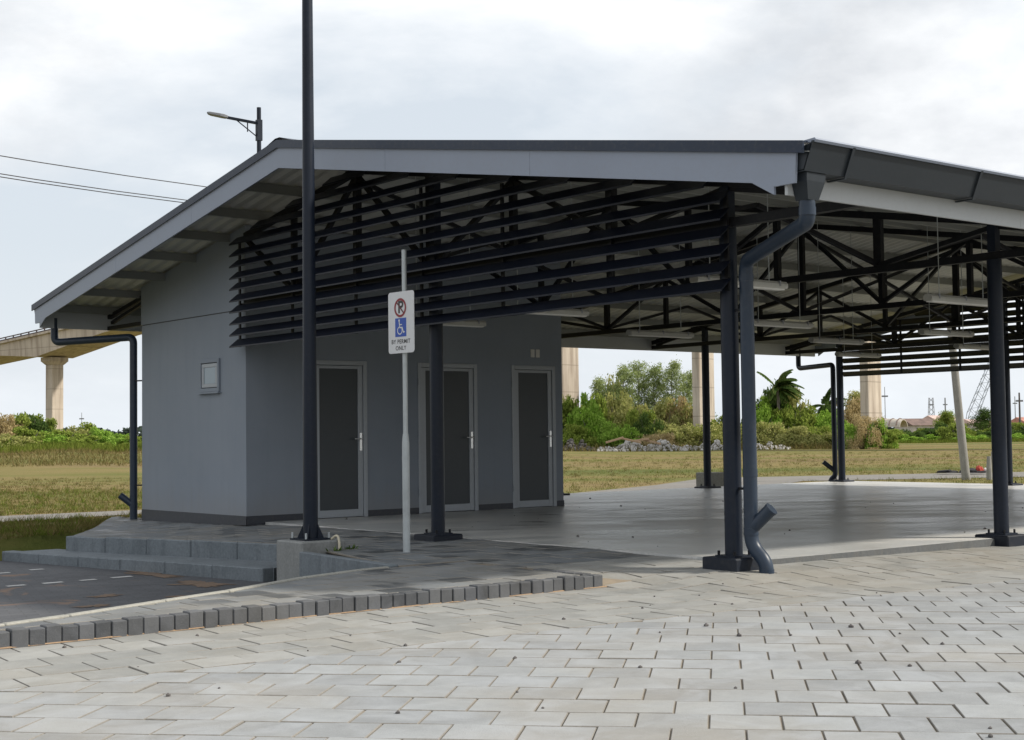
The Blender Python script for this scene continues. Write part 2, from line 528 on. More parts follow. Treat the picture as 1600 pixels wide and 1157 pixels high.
# ------------------------------------------------------------------ mesh helpers
class MB:
    def __init__(self):
        self.v = []
        self.f = []
        self.sm = []
        self.mi = []          # optional material index per face
        self.mat2 = None

    def add(self, vs, fs, smooth=False):
        o = len(self.v)
        self.v += [tuple(x) for x in vs]
        for f in fs:
            self.f.append(tuple(i + o for i in f))
            self.sm.append(smooth)
        return self

    def box(self, x0, x1, y0, y1, z0, z1):
        vs = [(x0, y0, z0), (x1, y0, z0), (x1, y1, z0), (x0, y1, z0), (x0, y0, z1), (x1, y0, z1), (x1, y1, z1), (x0, y1, z1)]
        return self.add(vs, [(3, 2, 1, 0), (4, 5, 6, 7), (0, 1, 5, 4), (1, 2, 6, 5), (2, 3, 7, 6), (3, 0, 4, 7)])

    def obox(self, c, ax, ay, az, sx, sy, sz):
        c = Vector(c)
        ax, ay, az = Vector(ax) * sx / 2, Vector(ay) * sy / 2, Vector(az) * sz / 2
        vs = [c + ax * i + ay * j + az * k for k in (-1, 1) for i, j in ((-1, -1), (1, -1), (1, 1), (-1, 1))]
        return self.add(vs, [(3, 2, 1, 0), (4, 5, 6, 7), (0, 1, 5, 4), (1, 2, 6, 5), (2, 3, 7, 6), (3, 0, 4, 7)])

    def bar(self, p0, p1, w, h, upv=(0, 0, 1)):
        p0, p1 = Vector(p0), Vector(p1)
        d = p1 - p0
        L = d.length
        d.normalize()
        u = Vector(upv)
        s = d.cross(u)
        if s.length < 1e-4:
            s = d.cross(Vector((1, 0, 0)))
        s.normalize()
        u = s.cross(d).normalized()
        return self.obox((p0 + p1) / 2, d, s, u, L, w, h)

    def tube(self, pts, rads, n=12, cap=True, smooth=True):
        pts = [Vector(p) for p in pts]
        if isinstance(rads, (int, float)):
            rads = [rads] * len(pts)
        prev = None
        rings = []
        for i, p in enumerate(pts):
            d = (pts[min(i + 1, len(pts) - 1)] - pts[max(i - 1, 0)]).normalized()
            if prev is None:
                a = Vector((0, 0, 1)) if abs(d.z) < 0.9 else Vector((1, 0, 0))
                s = d.cross(a).normalized()
            else:
                s = (prev - d * prev.dot(d)).normalized()
            prev = s
            u = d.cross(s)
            rings.append([p + (s * math.cos(2 * math.pi * k / n) + u * math.sin(2 * math.pi * k / n)) * rads[i] for k in range(n)])
        vs = [q for r in rings for q in r]
        fs = []
        for i in range(len(pts) - 1):
            for k in range(n):
                fs.append((i * n + k, i * n + (k + 1) % n, (i + 1) * n + (k + 1) % n, (i + 1) * n + k))
        self.add(vs, fs, smooth)
        if cap:
            self.add(rings[0], [tuple(range(n - 1, -1, -1))])
            self.add(rings[-1], [tuple(range(n))])
        return self

    def prism(self, poly, z0, z1, axis='z'):
        def P(a, b, c):
            return (a, b, c) if axis == 'z' else ((c, a, b) if axis == 'x' else (a, c, b))
        n = len(poly)
        vs = [P(a, b, z0) for a, b in poly] + [P(a, b, z1) for a, b in poly]
        fs = [tuple(range(n - 1, -1, -1)), tuple(range(n, 2 * n))]
        fs += [(i, (i + 1) % n, n + (i + 1) % n, n + i) for i in range(n)]
        return self.add(vs, fs)

    def mesh(self, name, mat, bevel=0.0):
        me = bpy.data.meshes.new(name)
        me.from_pydata(self.v, [], self.f)
        me.polygons.foreach_set('use_smooth', self.sm)
        bm = bmesh.new()
        bm.from_mesh(me)
        bmesh.ops.recalc_face_normals(bm, faces=bm.faces)
        if bevel:
            es = [e for e in bm.edges if e.is_manifold and e.calc_face_angle(0) > 0.6]
            bmesh.ops.bevel(bm, geom=es, offset=bevel, segments=1, affect='EDGES', clamp_overlap=True)
        bm.to_mesh(me)
        bm.free()
        if mat:
            me.materials.append(MATS[mat])
        if self.mi:
            me.materials.append(MATS['paver_rim'])
            me.polygons.foreach_set('material_index', self.mi)
        return me

    def build(self, name, mat, parent=None, bevel=0.0):
        o = bpy.data.objects.new(name, self.mesh(name, mat, bevel))
        COL.objects.link(o)
        if parent is not None:
            o.parent = parent
            o.matrix_parent_inverse = Matrix.Translation(-parent_loc(parent)) if parent_loc(parent).length else Matrix.Identity(4)
        return o


def parent_loc(p):
    # a part's mesh is kept in world coordinates, so only a thing's own base counts
    return Vector(p.location) if p.parent is None else Vector((0, 0, 0))


def tag(o, label=None, cat=None, group=None, kind=None):
    if label: o['label'] = label
    if cat: o['category'] = cat
    if group: o['group'] = group
    if kind: o['kind'] = kind
    return o


def thing(name, label, cat, loc=(0, 0, 0), group=None):
    o = bpy.data.objects.new(name, None)
    o.empty_display_size = 0.2
    COL.objects.link(o)
    o.location = loc
    return tag(o, label, cat, group)


def fillet(pts, r, n=6):
    """round the corners of a polyline"""
    pts = [Vector(p) for p in pts]
    out = [pts[0]]
    for i in range(1, len(pts) - 1):
        a, b, c = pts[i - 1], pts[i], pts[i + 1]
        d0, d1 = (a - b), (c - b)
        k = min(r, d0.length * 0.45, d1.length * 0.45)
        p0, p1 = b + d0.normalized() * k, b + d1.normalized() * k
        for j in range(n + 1):
            t = j / n
            out.append(p0 * (1 - t) ** 2 + b * 2 * t * (1 - t) + p1 * t * t)
    out.append(pts[-1])
    return out


def child(o, parent):
    COL.objects.link(o)
    o.parent = parent
    return o


def clip(poly, a, b, c):
    """keep the part of a polygon where a*x+b*y<=c"""
    out = []
    n = len(poly)
    for i in range(n):
        p, q = poly[i], poly[(i + 1) % n]
        dp, dq = a * p[0] + b * p[1] - c, a * q[0] + b * q[1] - c
        if dp <= 0:
            out.append(p)
        if (dp < 0 < dq) or (dq < 0 < dp):
            t = dp / (dp - dq)
            out.append((p[0] + (q[0] - p[0]) * t, p[1] + (q[1] - p[1]) * t))
    return out


def area(poly):
    return 0.5 * abs(sum(poly[i][0] * poly[(i + 1) % len(poly)][1] - poly[(i + 1) % len(poly)][0] * poly[i][1] for i in range(len(poly))))


def inset(poly, d):
    """shrink a convex polygon by d on every side"""
    n = len(poly)
    s = sum(poly[i][0] * poly[(i + 1) % n][1] - poly[(i + 1) % n][0] * poly[i][1] for i in range(n))
    if s < 0:
        poly = poly[::-1]
    out = poly
    for i in range(n):
        p, q = poly[i], poly[(i + 1) % n]
        ex, ey = q[0] - p[0], q[1] - p[1]
        L = math.hypot(ex, ey)
        if L < 1e-6:
            continue
        nx, ny = ey / L, -ex / L
        out = clip(out, nx, ny, nx * p[0] + ny * p[1] - d)
        if len(out) < 3:
            return []
    return out


def project(x, y, z):
    d = Vector((x, y, z)) - CAM
    q = d.dot(fw)
    if q < 0.3:
        return None
    return (800 + FPX * d.dot(rt2) / q, 578.5 - FPX * d.dot(up2) / q, q)


def smooth(t):
    t = max(0.0, min(1.0, t))
    return t * t * (3 - 2 * t)


# ================================================================== SETTING
ZP = -0.12          # paved yard
ZPARK = -0.36       # parking lot


# ---- terrain, one sheet to the horizon
def ground_z(x, y):
    d = Vector((x - CAM.x, y - CAM.y, 0))
    dep, lat = d.dot(FH), d.dot(RH)
    z = -0.27
    if dep > 70:
        z += 0.03 * smooth((dep - 70) / 20) * math.sin(x * 0.31 + 1) * math.sin(y * 0.27)
    z += .13 * max(0, 1 - abs(x + .8) / 3.2) * smooth((15.5 - y) / 2.5) * smooth((y - 9.5) / 1.0) if x < 2.2 else 0
    # yard, building and parking stand in a shallow bed
    if -40 < x < 15.5 and -40 < y < 10.9:
        z = -0.62
    edge = (12.45 if x > -.13 else 8.95 + (x + 2.13) * 1.75 if x > -2.13 else 9.40 if x > -2.8 else 9.42 - (x + 2.8) * .44)
    if -40 < x < -0.05 and y < edge - .05:
        z = -0.62
    # low bank on the left towards the scrub
    if dep > 30:
        k = smooth((dep - 45) / 45) * smooth((-lat + 8) / 22)
        z += 0.80 * k + k * (0.16 * math.sin(lat * 0.33 + 1.0) * math.sin(dep * 0.16) + 0.10 * math.sin(lat * 0.9 + dep * .3))
    return z


def terrain():
    xs = sorted(set([-2500, -1200, -600, -300, -150] + [x for x in range(-90, -20, 10)] + [-20 + 1.0 * i for i in range(0, 62)] + [-9 + .25 * i for i in range(0, 42)]
                    + [45, 50, 55] + list(range(60, 180, 6)) + [200, 240, 300, 400, 600, 1000, 1800, 3000]))
    ys = sorted(set([-2500, -1200, -600, -300, -150, -90, -60, -40, -30, -22] + [-16 + 1.0 * i for i in range(0, 52)] + [8.5 + .25 * i for i in range(0, 22)]
                    + [40, 45, 50, 55] + list(range(60, 190, 6)) + [210, 250, 320, 450, 700, 1200, 2000, 3000]))
    mb = MB()
    nx, ny = len(xs), len(ys)
    vs = [(x, y, ground_z(x, y)) for y in ys for x in xs]
    fs = [(j * nx + i, j * nx + i + 1, (j + 1) * nx + i + 1, (j + 1) * nx + i) for j in range(ny - 1) for i in range(nx - 1)]
    mb.add(vs, fs, True)
    tag(mb.build('ground', 'grassground'), kind='structure')


terrain()

# ---- parking lot
def parking():
    mb = MB()
    mb.add([(-40, -2.0, ZPARK), (-1.3, -2.0, ZPARK), (-1.3, 5.0, ZPARK), (-1.72, 5.2, ZPARK), (-2.75, 9.3, ZPARK), (-14, 12.5, ZPARK), (-40, 20, ZPARK)],
           [(0, 1, 2, 3, 4, 5, 6)])
    p = tag(mb.build('parking_lot', 'parking'), kind='structure')
    for (x0, x1, y) in [(-3.86, -3.67, 6.18), (-3.49, -3.28, 6.19), (-3.10, -2.92, 6.20), (-2.74, -2.51, 6.24), (-4.25, -4.05, 6.17), (-4.65, -4.44, 6.16),
                        (-3.50, -3.30, 7.66), (-3.03, -2.87, 7.80), (-3.95, -3.76, 7.52), (-4.4, -4.2, 7.4)]:
        mk = MB()
        mk.add([(x0, y - .04, ZPARK + .004), (x1, y - .03, ZPARK + .004), (x1, y + .07, ZPARK + .004), (x0, y + .06, ZPARK + .004)], [(0, 1, 2, 3)])
        mk.build('painted_dash', 'road_mark', p)
    # washed-out sand lying on the blocks
    for cx, cy, rx, ry in [(-3.5, 4.62, .24, .16), (-3.9, 3.92, .20, .14), (-2.35, 5.0, .32, .55), (-2.25, 6.3, .2, .8), (-3.05, 4.1, .14, .10), (-2.6, 3.9, .2, .2)]:
        sb = MB()
        n = 90
        ring = []
        for k in range(n):
            a = 2 * math.pi * k / n
            q = 0.62 + 0.55 * mnoise.noise(Vector((math.cos(a) * 1.9 + cx * 3, math.sin(a) * 1.9 + cy * 3, 0))) + .35 * mnoise.noise(Vector((math.cos(a) * 7 + cx * 5, math.sin(a) * 7 + cy * 5, 2)))
            ring.append((cx + rx * q * math.cos(a), cy + ry * q * math.sin(a), ZPARK + .004))
        sb.add([(cx, cy, ZPARK + .010)] + ring, [(0, 1 + k, 1 + (k + 1) % n) for k in range(n)], True)
        tag(sb.build('sand_patch', 'mud', p), kind='stuff')


parking()

# ---- far footpath behind the hall
pm = MB()
cl = [(-14, 15.6, 1.9), (-6, 16.3, 1.9), (-0.2, 17.0, 1.9), (2.4, 17.2, 1.4), (7, 16.6, 1.3), (12.2, 15.6, 1.6), (18, 17.2, 3.2), (22, 19.5, 4.2), (29.0, 15.8, 4.4), (40, 9, 4.6), (60, -3, 4.6)]
pm = MB()
L, Rr = [], []
for i, (x, y, w) in enumerate(cl):
    a = Vector(cl[max(i - 1, 0)][:2]); b = Vector(cl[min(i + 1, len(cl) - 1)][:2])
    d = (b - a).normalized(); nrm = Vector((-d.y, d.x))
    for t_, S in ((w / 2, L), (-w / 2, Rr)):
        q = Vector((x, y)) + nrm * t_
        S.append((q.x, q.y, -0.261))
n = len(cl)
# subdivide crosswise so that it follows the ground
pm.add(L + Rr, [(i, i + 1, n + i + 1, n + i) for i in range(n - 1)])
tag(pm.build('path', 'path_gravel'), kind='structure')

# ---- paved yard: square slabs laid diagonally, with a straight border band
BANGLE = math.radians(-4.0)
bux, buy = math.cos(BANGLE), math.sin(BANGLE)          # crease direction
bnx, bny = -buy, bux                                    # towards the building
cc = bnx * (-4.34) + bny * (-1.30)                      # crease offset


def zy(x, y):
    """yard level: it rises gently from the diagonal field to the hall floor"""
    r_ = smooth((x + 1.27) / 1.2)
    k_ = .075 - .030 * smooth((x - .5) / 3.5)
    return ZP + k_ * r_ * smooth((y + 1.35) / 1.35)


yard = MB()
gx = [-30, -12] + [-8 + .4 * i for i in range(60)] + [20, 30]
gy = [-14, -6, -3] + [-1.6 + .1 * i for i in range(20)]
yard.add([(x, y, zy(x, y) - .009) for y in gy for x in gx], [(j * len(gx) + i, j * len(gx) + i + 1, (j + 1) * len(gx) + i + 1, (j + 1) * len(gx) + i) for j in range(len(gy) - 1) for i in range(len(gx) - 1)])
yard_o = tag(yard.build('pavement', 'joint'), kind='structure')
yard_o['label'] = 'light grey square paving slabs of the yard, laid diagonally beyond a straight border'

cells = []
S = 0.302
ANG = math.radians(-47.0)
ux, uy = math.cos(ANG), math.sin(ANG)
vx, vy = -uy, ux
ox, oy = -5.766, -3.299
# edging line in the lower left of the yard
e0, e1 = (-6.819, -2.126), (-6.026, -3.034)
el = math.hypot(e1[0] - e0[0], e1[1] - e0[1])
ex, ey = (e1[0] - e0[0]) / el, (e1[1] - e0[1]) / el
enx, eny = ey, -ex                                      # away from the building side
ec = enx * e0[0] + eny * e0[1]
for j in range(-50, 80):
    for i in range(-70, 110):
        a0 = i * S + (j % 2) * S * 0.5
        b0 = j * S
        poly = []
        for a, b in ((a0, b0), (a0 + S, b0), (a0 + S, b0 + S), (a0, b0 + S)):
            poly.append((ox + ux * a + vx * b, oy + uy * a + vy * b))
        cx = sum(p[0] for p in poly) / 4; cy = sum(p[1] for p in poly) / 4
        pr = project(cx, cy, ZP)
        if pr is None or not (-900 < pr[0] < 3600 and 780 < pr[1] < 2600):
            continue
        whole = all(bnx * p[0] + bny * p[1] < cc for p in poly)
        if not whole:
            poly = clip(poly, bnx, bny, cc)
        if len(poly) < 3 or area(poly) < 0.004:
            continue
        cells.append((poly, whole, pr, cx, cy))
# border band, courses parallel to the kerb
for j in range(0, 7):
    for i in range(-30, 60):
        a0 = i * S + (j % 2) * S * 0.5 + 0.11
        b0 = j * S
        poly = []
        for a, b in ((a0, b0), (a0 + S, b0), (a0 + S, b0 + S), (a0, b0 + S)):
            poly.append((-4.34 + bux * a + bnx * b, -1.30 + buy * a + bny * b))
        poly = clip(poly, 0, 1, 0.27 if poly[0][0] < -1.2 else 0.02)
        if len(poly) < 3 or area(poly) < 0.006:
            continue
        cx = sum(p[0] for p in poly) / len(poly); cy = sum(p[1] for p in poly) / len(poly)
        pr = project(cx, cy, ZP)
        if pr is None or not (-900 < pr[0] < 3600):
            continue
        cells.append((poly, 'band', pr, cx, cy))


def slab_poly(mb, poly, z, dz=0.0, tx=0.0, ty=0.0):
    p1 = inset(poly, 0.0020 + 0.0022 * random.random())
    if len(p1) < 3:
        return False
    p2 = inset(p1, 0.0036)
    if len(p2) != len(p1):
        p2 = p1
    cx = sum(p[0] for p in p1) / len(p1); cy = sum(p[1] for p in p1) / len(p1)
    n = len(p1)
    zf = lambda p: z + dz + tx * (p[0] - cx) + ty * (p[1] - cy)
    vs = [(a, b, zf((a, b)) - 0.03) for a, b in p1] + [(a, b, zf((a, b)) - 0.004) for a, b in p1] + [(a, b, zf((a, b))) for a, b in p2]
    fs = [(i, (i + 1) % n, n + (i + 1) % n, n + i) for i in range(n)] + [(n + i, n + (i + 1) % n, 2 * n + (i + 1) % n, 2 * n + i) for i in range(n)]
    fs.append(tuple(range(2 * n, 3 * n)))
    mb.add(vs, fs)
    mb.mi += [1] * (2 * n) + [0]
    return True


def pix_area(c):
    return area(c[0]) / c[2][2] ** 3


def in_view(c):
    return -10 < c[2][0] < 1610 and c[2][1] < 1175


cells.sort(key=lambda c: -pix_area(c) if in_view(c) else 1.0)
rest, rest_b = MB(), MB()
for k, c in enumerate(cells):
    mb = MB() if k < 300 else (rest_b if c[1] == 'band' else rest)
    e = .05
    gxx = (zy(c[3] + e, c[4]) - zy(c[3] - e, c[4])) / (2 * e)
    gyy = (zy(c[3], c[4] + e) - zy(c[3], c[4] - e)) / (2 * e)
    ok = slab_poly(mb, c[0], zy(c[3], c[4]), random.uniform(-.0022, .0022), gxx + random.uniform(-.009, .009), gyy + random.uniform(-.009, .009))
    if ok and k < 300:
        mb.build('paving_slab', 'paver_band' if c[1] == 'band' else 'paver', yard_o)
tag(rest.build('paving_slabs_beyond', 'paver', yard_o), kind='stuff')
if rest_b.v:
    tag(rest_b.build('border_slabs_beyond', 'paver_band', yard_o), kind='stuff')

# concrete edging strip in the near left corner
ed = MB()
for w0, w1, z in ((0.0, 0.0, 0),):
    pass

# ---- kerb of dark blocks
kerb = MB()
kerb.box(-30, -1.30, .255, .345, -.4, ZP - .004)
kerb_o = tag(kerb.build('kerb', 'joint'), kind='structure')
kx = -1.265
kyy = lambda x: 0.235 + 0.012 * math.sin(x * 1.3)
kblocks = []
for k in range(62):
    w = 0.100 + random.uniform(-.004, .004)
    kblocks.append((kx - w, kx, kyy(kx) + random.uniform(-.006, .006), random.uniform(-.007, .007)))
    kx -= w + 0.004
for x0, x1, y, dz in kblocks:
    b = MB()
    b.obox(((x0 + x1) / 2, y + .05, (ZP - .06 - .018 + dz) / 2 + random.uniform(-.002, .002)), Vector((1, random.uniform(-.05, .05), random.uniform(-.03, .03))).normalized(), Vector((random.uniform(-.04, .04), 1, 0)).normalized(), (0, 0, 1),
           x1 - x0, .10, (-.018 + dz) - (ZP - .06))
    b.build('kerb_block', 'kerb_dark', kerb_o, .006)
for k in range(6):      # the return at the end
    b = MB()
    y0 = .345 + k * .104
    b.box(-1.375, -1.277, y0, y0 + .1, ZP - .06, -.016 + random.uniform(-.004, .004))
    b.build('kerb_block', 'kerb_dark', kerb_o, .006)

# sand washed against the kerb foot
sb = MB()
x = -7.2
pts = []
while x < -1.2:
    w = 0.002 + 0.030 * max(0, mnoise.noise(Vector((x * 3, 3, 0))) + .5 * mnoise.noise(Vector((x * 11, 3, 0))))
    pts.append((x, w))
    x += 0.05
vs = []
for x, w in pts:
    vs += [(x, kyy(x) - w, ZP + .0015), (x, kyy(x) + .004, ZP + .008 + w * .15)]
sb.add(vs, [(2 * i, 2 * i + 2, 2 * i + 3, 2 * i + 1) for i in range(len(pts) - 1)], True)
tag(sb.build('sand', 'sand', None), kind='stuff')


# ---- footway / apron of slabs at floor level
def far_edge(x):
    """inner edge of the footway towards the parking lot"""
    pts = [(-12, -1.9), (-7, .20), (-5.87, .60), (-5.41, .75), (-4.60, 1.09), (-3.99, 1.33), (-3.07, 1.80), (-2.39, 2.02), (-1.96, 2.08)]
    for (a, b), (c, d) in zip(pts, pts[1:]):
        if a <= x <= c:
            return b + (d - b) * (x - a) / (c - a)
    return 2.08


STEP_A = (-2.13, 8.95)
STEP_B = (-1.20, 5.40)


def zs(x, y):
    z = -0.022
    ramp = 1.0 if x > -1.275 else 0.0
    z += (zy(x, min(y, 0)) + .022) * ramp * (1 - smooth((y - .0) / 1.0))
    if y > 5:
        z -= 0.025 * smooth((y - 5.0) / .6) * smooth((-x - .2) / .9) + 0.07 * smooth((y - 6.0) / 5.5)
    z += 0.016 * smooth((x + .9) / 1.1) * smooth((y - 1.2) / 1)
    return z


foot = MB()
xs = [-7.0, -6, -5, -4, -3, -2.4, -1.96]
g = MB()
vs = []
for x in xs:
    vs += [(x, .33, -.034), (x, far_edge(x), -.034)]
g.add(vs, [(2 * i, 2 * i + 2, 2 * i + 3, 2 * i + 1) for i in range(len(xs) - 1)])
nx, ny = 8, 26
vs = []
ys = [-.02 + .25 * i for i in range(51)]


def xleft(y):
    if y < .36: return -1.24
    if y < 2.08: return -1.96
    if y < 5.4: return -1.96 + (y - 2.08) / (5.4 - 2.08) * .76
    if y < 8.95: return STEP_B[0] + (y - 5.4) / 3.55 * (STEP_A[0] - STEP_B[0])
    return STEP_A[0] + (y - 8.95) / 3.5 * 2.0


for y in ys:
    for i in range(nx + 1):
        x = xleft(y) + (0.27 - xleft(y)) * i / nx
        vs.append((x, y, zs(x, y) - .012))
o = len(ys)
g.add(vs, [(j * (nx + 1) + i, j * (nx + 1) + i + 1, (j + 1) * (nx + 1) + i + 1, (j + 1) * (nx + 1) + i) for j in range(o - 1) for i in range(nx)])
foot_o = tag(g.build('footpath', 'joint'), kind='structure')
tiles = []
for j in range(-1, 44):
    for i in range(-26, 2):
        x0 = i * S + .27 - S * 2 + (j % 2) * S * .5
        y0 = j * S - .02
        poly = [(x0, y0), (x0 + S, y0), (x0 + S, y0 + S), (x0, y0 + S)]
        poly = clip(poly, 1, 0, .262)
        if not poly: continue
        poly = clip(poly, 0, -1, .01)
        if len(poly) < 3: continue
        cx = sum(p[0] for p in poly) / len(poly); cy = sum(p[1] for p in poly) / len(poly)
        if cx < -1.96 or (cx < -1.28 and cy < 2.2):
            # strip
            if cy > 2.3 and cx < -1.3 and cy < 5.2: pass
        if cy < 2.08 and cx < -1.28:
            poly = clip(poly, 0, -1, -.348)
            if len(poly) >= 3:
                ya, yb = far_edge(max(-12, cx - .15)), far_edge(min(-1.96, cx + .15))
                sl_ = (yb - ya) / .3
                poly = clip(poly, -sl_, 1, far_edge(cx) - sl_ * cx - .1)
        elif cy >= 2.08:
            y1, y2 = cy - .15, cy + .15
            dxy = (xleft(y2) - xleft(y1)) / .3
            poly = clip(poly, -1, dxy, -(xleft(cy)) + dxy * cy - .02)
        else:
            poly = clip(poly, -1, 0, 1.262)
        if len(poly) < 3: continue
        # room walls and column foot
        if cx > -.02 and cy > 8.38: continue
        if area(poly) < .005: continue
        cx = sum(p[0] for p in poly) / len(poly); cy = sum(p[1] for p in poly) / len(poly)
        pr = project(cx, cy, zs(cx, cy))
        if pr is None or not (-120 < pr[0] < 1300): continue
        tiles.append((poly, True, pr, cx, cy))
tiles.sort(key=lambda c: -pix_area(c) if in_view(c) else 1.0)
rest = MB()
for k, c in enumerate(tiles):
    mb = MB() if k < 300 else rest
    e = .02
    tx = (zs(c[3] + e, c[4]) - zs(c[3] - e, c[4])) / (2 * e)
    ty = (zs(c[3], c[4] + e) - zs(c[3], c[4] - e)) / (2 * e)
    ok = slab_poly(mb, c[0], zs(c[3], c[4]), random.uniform(-.002, .002), tx + random.uniform(-.008, .008), ty + random.uniform(-.008, .008))
    if ok and k < 300:
        mb.build('footpath_slab', 'paver_band' if c[4] < 1.25 and c[3] > -1.27 else 'paver_foot', foot_o)
if rest.v:
    tag(rest.build('footpath_slabs_beyond', 'paver_foot', foot_o), kind='stuff')

# thin concrete edging along the parking side of the footway
xs = [-9, -7, -6.4, -5.87, -5.41, -4.6, -3.99, -3.5, -3.07, -2.7, -2.39, -2.1]
for x0, x1 in zip(xs, xs[1:]):
    b = MB()
    p0, p1 = Vector((x0, far_edge(x0) - .045, -.20)), Vector((x1, far_edge(x1) - .045, -.20))
    dd = (p1 - p0).normalized() * .002
    b.bar(p0 + dd, p1 - dd, .062, .372)
    b.build('edging_block', 'concrete_light', foot_o, .008)

# loose pebbles
pb = MB()
for k in range(110):
    if k < 70:
        lat, dep = random.uniform(-3.2, 4.6), random.uniform(5.6, 12)
        p = place(lat, dep)
        if p.y > .15: continue
        z = zy(p.x, p.y)
    else:
        p = Vector((random.uniform(.5, 9), random.uniform(.4, 10), 0)); z = 0.0
    r = random.choice([.006, .007, .008, .010, .012, .016])
    n = 7
    q = random.random() * 6
    vs = [(p.x, p.y, z + r * 1.3)] + [(p.x + r * (1 + .4 * math.sin(k + t_ * 2.1)) * math.cos(q + t_ * 6.283 / n), p.y + r * (1 + .3 * math.cos(k * 2 + t_)) * math.sin(q + t_ * 6.283 / n), z + r * .55) for t_ in range(n)]
    vs += [(v_[0], v_[1], z - .001) for v_ in vs[1:]]
    pb.add(vs, [(0, 1 + t_, 1 + (t_ + 1) % n) for t_ in range(n)] + [(1 + t_, 1 + n + t_, 1 + n + (t_ + 1) % n, 1 + (t_ + 1) % n) for t_ in range(n)])
tag(pb.build('pebbles', 'stone_dark'), kind='stuff')

# ================================================================== BUILDING
XC = [0.0, 3.95, 7.82, 11.74, 15.88]
YF = 11.45
YR = 5.723
SLP = 0.1695
XA, XB = -1.03, 16.91
Y0, Y1 = -1.69, 13.136


def rz(y):
    return 4.386 - SLP * abs(y - YR)


pav = thing('pavilion', 'open-sided hall with dark steel columns, louvred gable and low pitched metal roof', 'pavilion')

# floor slab
fb = MB()
fb.prism([(.27, .03), (4.2, .0), (8.5, -.05), (16.35, -.1), (16.35, 11.8), (5.44, 11.8), (5.44, 8.5), (.27, 8.5)], -.13, 0.0)
floor_o = fb.build('floor_slab', 'floor', pav)
eb = MB()
for (a, b) in (((.262, .022), (4.2, -.008)), ((4.2, -.008), (8.5, -.058)), ((8.5, -.058), (16.36, -.108))):
    eb.bar((a[0], a[1] - .004, -.068), (b[0], b[1] - .004, -.068), .02, .131)
eb.build('slab_edge', 'slab_edge', floor_o)
kb = MB()
kb.prism([(16.36, -.1), (16.42, -.1), (16.42, 11.86), (5.5, 11.86), (5.5, 11.81), (16.36, 11.81)], -.3, -.004)
kb.build('slab_edge', 'slab_edge', floor_o)

# roof: two trapezoidal sheets
def sheet(sgn):
    mb = MB()
    x = XA + .02
    prof = []
    while x < XB - .02:
        prof += [(x, 0), (x + .05, .028), (x + .09, .028), (x + .14, 0)]
        x += .19
    prof.append((XB - .02, 0))
    ye = Y0 - .02 if sgn < 0 else Y1 + .02
    vs = []
    for y in (YR, ye):
        for px, h in prof:
            vs.append((px, y, rz(y) - .075 + h))
    n = len(prof)
    mb.add(vs, [(i, i + 1, n + i + 1, n + i) for i in range(n - 1)])
    return mb


ro = sheet(-1).build('roof', 'roof', pav)
sheet(1).build('roof_sheet', 'roof', ro)
rc = MB()
for k in range(9):
    xa = XA - .01 + k * 2.0
    xb = min(xa + 2.06, XB + .01)
    h = .012 + .004 * (k % 2)
    rc.add([(xa, YR - .26, rz(YR - .26) + h - .005), (xb, YR - .26, rz(YR - .26) + h - .005), (xb, YR - .05, rz(YR) + h + .01), (xa, YR - .05, rz(YR) + h + .01),
            (xb, YR + .05, rz(YR) + h + .01), (xa, YR + .05, rz(YR) + h + .01), (xb, YR + .26, rz(YR + .26) + h - .005), (xa, YR + .26, rz(YR + .26) + h - .005)],
           [(0, 1, 2, 3), (3, 2, 4, 5), (5, 4, 6, 7)])
rc.build('ridge_cap', 'flashing_dark', ro)
# verge flashing (dark) and barge board (light)
for XV, s in ((XA, -1), (XB, 1)):
    for ya, yb in ((Y0, YR), (YR, Y1)):
        pl = [(ya, rz(ya)), (yb, rz(yb)), (yb, rz(yb) - .088), (ya, rz(ya) - .088)]
        f = MB()
        f.prism(pl, XV + s * .022, XV + s * .006, 'x')
        top = [(ya, rz(ya) + .001), (yb, rz(yb) + .001), (yb, rz(yb) - .012), (ya, rz(ya) - .012)]
        f.prism(top, XV + s * .004, XV - s * .16, 'x')
        f.build('verge_flashing', 'flashing_dark', ro)
    for side in (0, 1):
        M = (lambda y: y) if side == 0 else (lambda y: 2 * YR - y)
        # three boards butted end to end
        cuts = [-1.60, 1.35, 3.6, YR]
        for k in range(3):
            a, b = cuts[k] + (.0015 if k else 0), cuts[k + 1] - (.0015 if k < 2 else 0)
            if k == 0:
                poly = [(a - .01, rz(a) - .088), (b, rz(b) - .088), (b, rz(b) - .312), (-1.19, rz(-1.19) - .312), (-1.40, 2.785), (-1.40, 2.845), (a + .005, 2.845)]
            else:
                poly = [(a, rz(a) - .088), (b, rz(b) - .088), (b, rz(b) - .312), (a, rz(a) - .312)]
            poly = [(M(p), q) for p, q in poly]
            f = MB()
            f.prism(poly, XV, XV - s * .022, 'x')
            f.build('barge_board', 'fascia_grey', ro)
# eaves boards
for side in (0, 1):
    M = (lambda y: y) if side == 0 else (lambda y: 2 * YR - y)
    x = XA + .03
    k = 0
    while x < XB - .05:
        xb = min(x + 2.98, XB - .03)
        f = MB()
        ya, yb = sorted((M(-1.50), M(-1.475)))
        f.box(x + .001, xb - .001, ya, yb, 2.775, rz(-1.5) - .085)
        f.build('eaves_board', 'eaves_sunlit', ro)
        x = xb
# purlins
for side in (0, 1):
    for k in range(8):
        y = -1.30 + k * .98
        y = y if side == 0 else 2 * YR - y
        f = MB()
        z1 = rz(y) - .078
        f.box(XA + .03, XB - .03, y - .025, y + .025, z1 - .11, z1)
        f.build('purlin', 'purlin_zinc', ro)

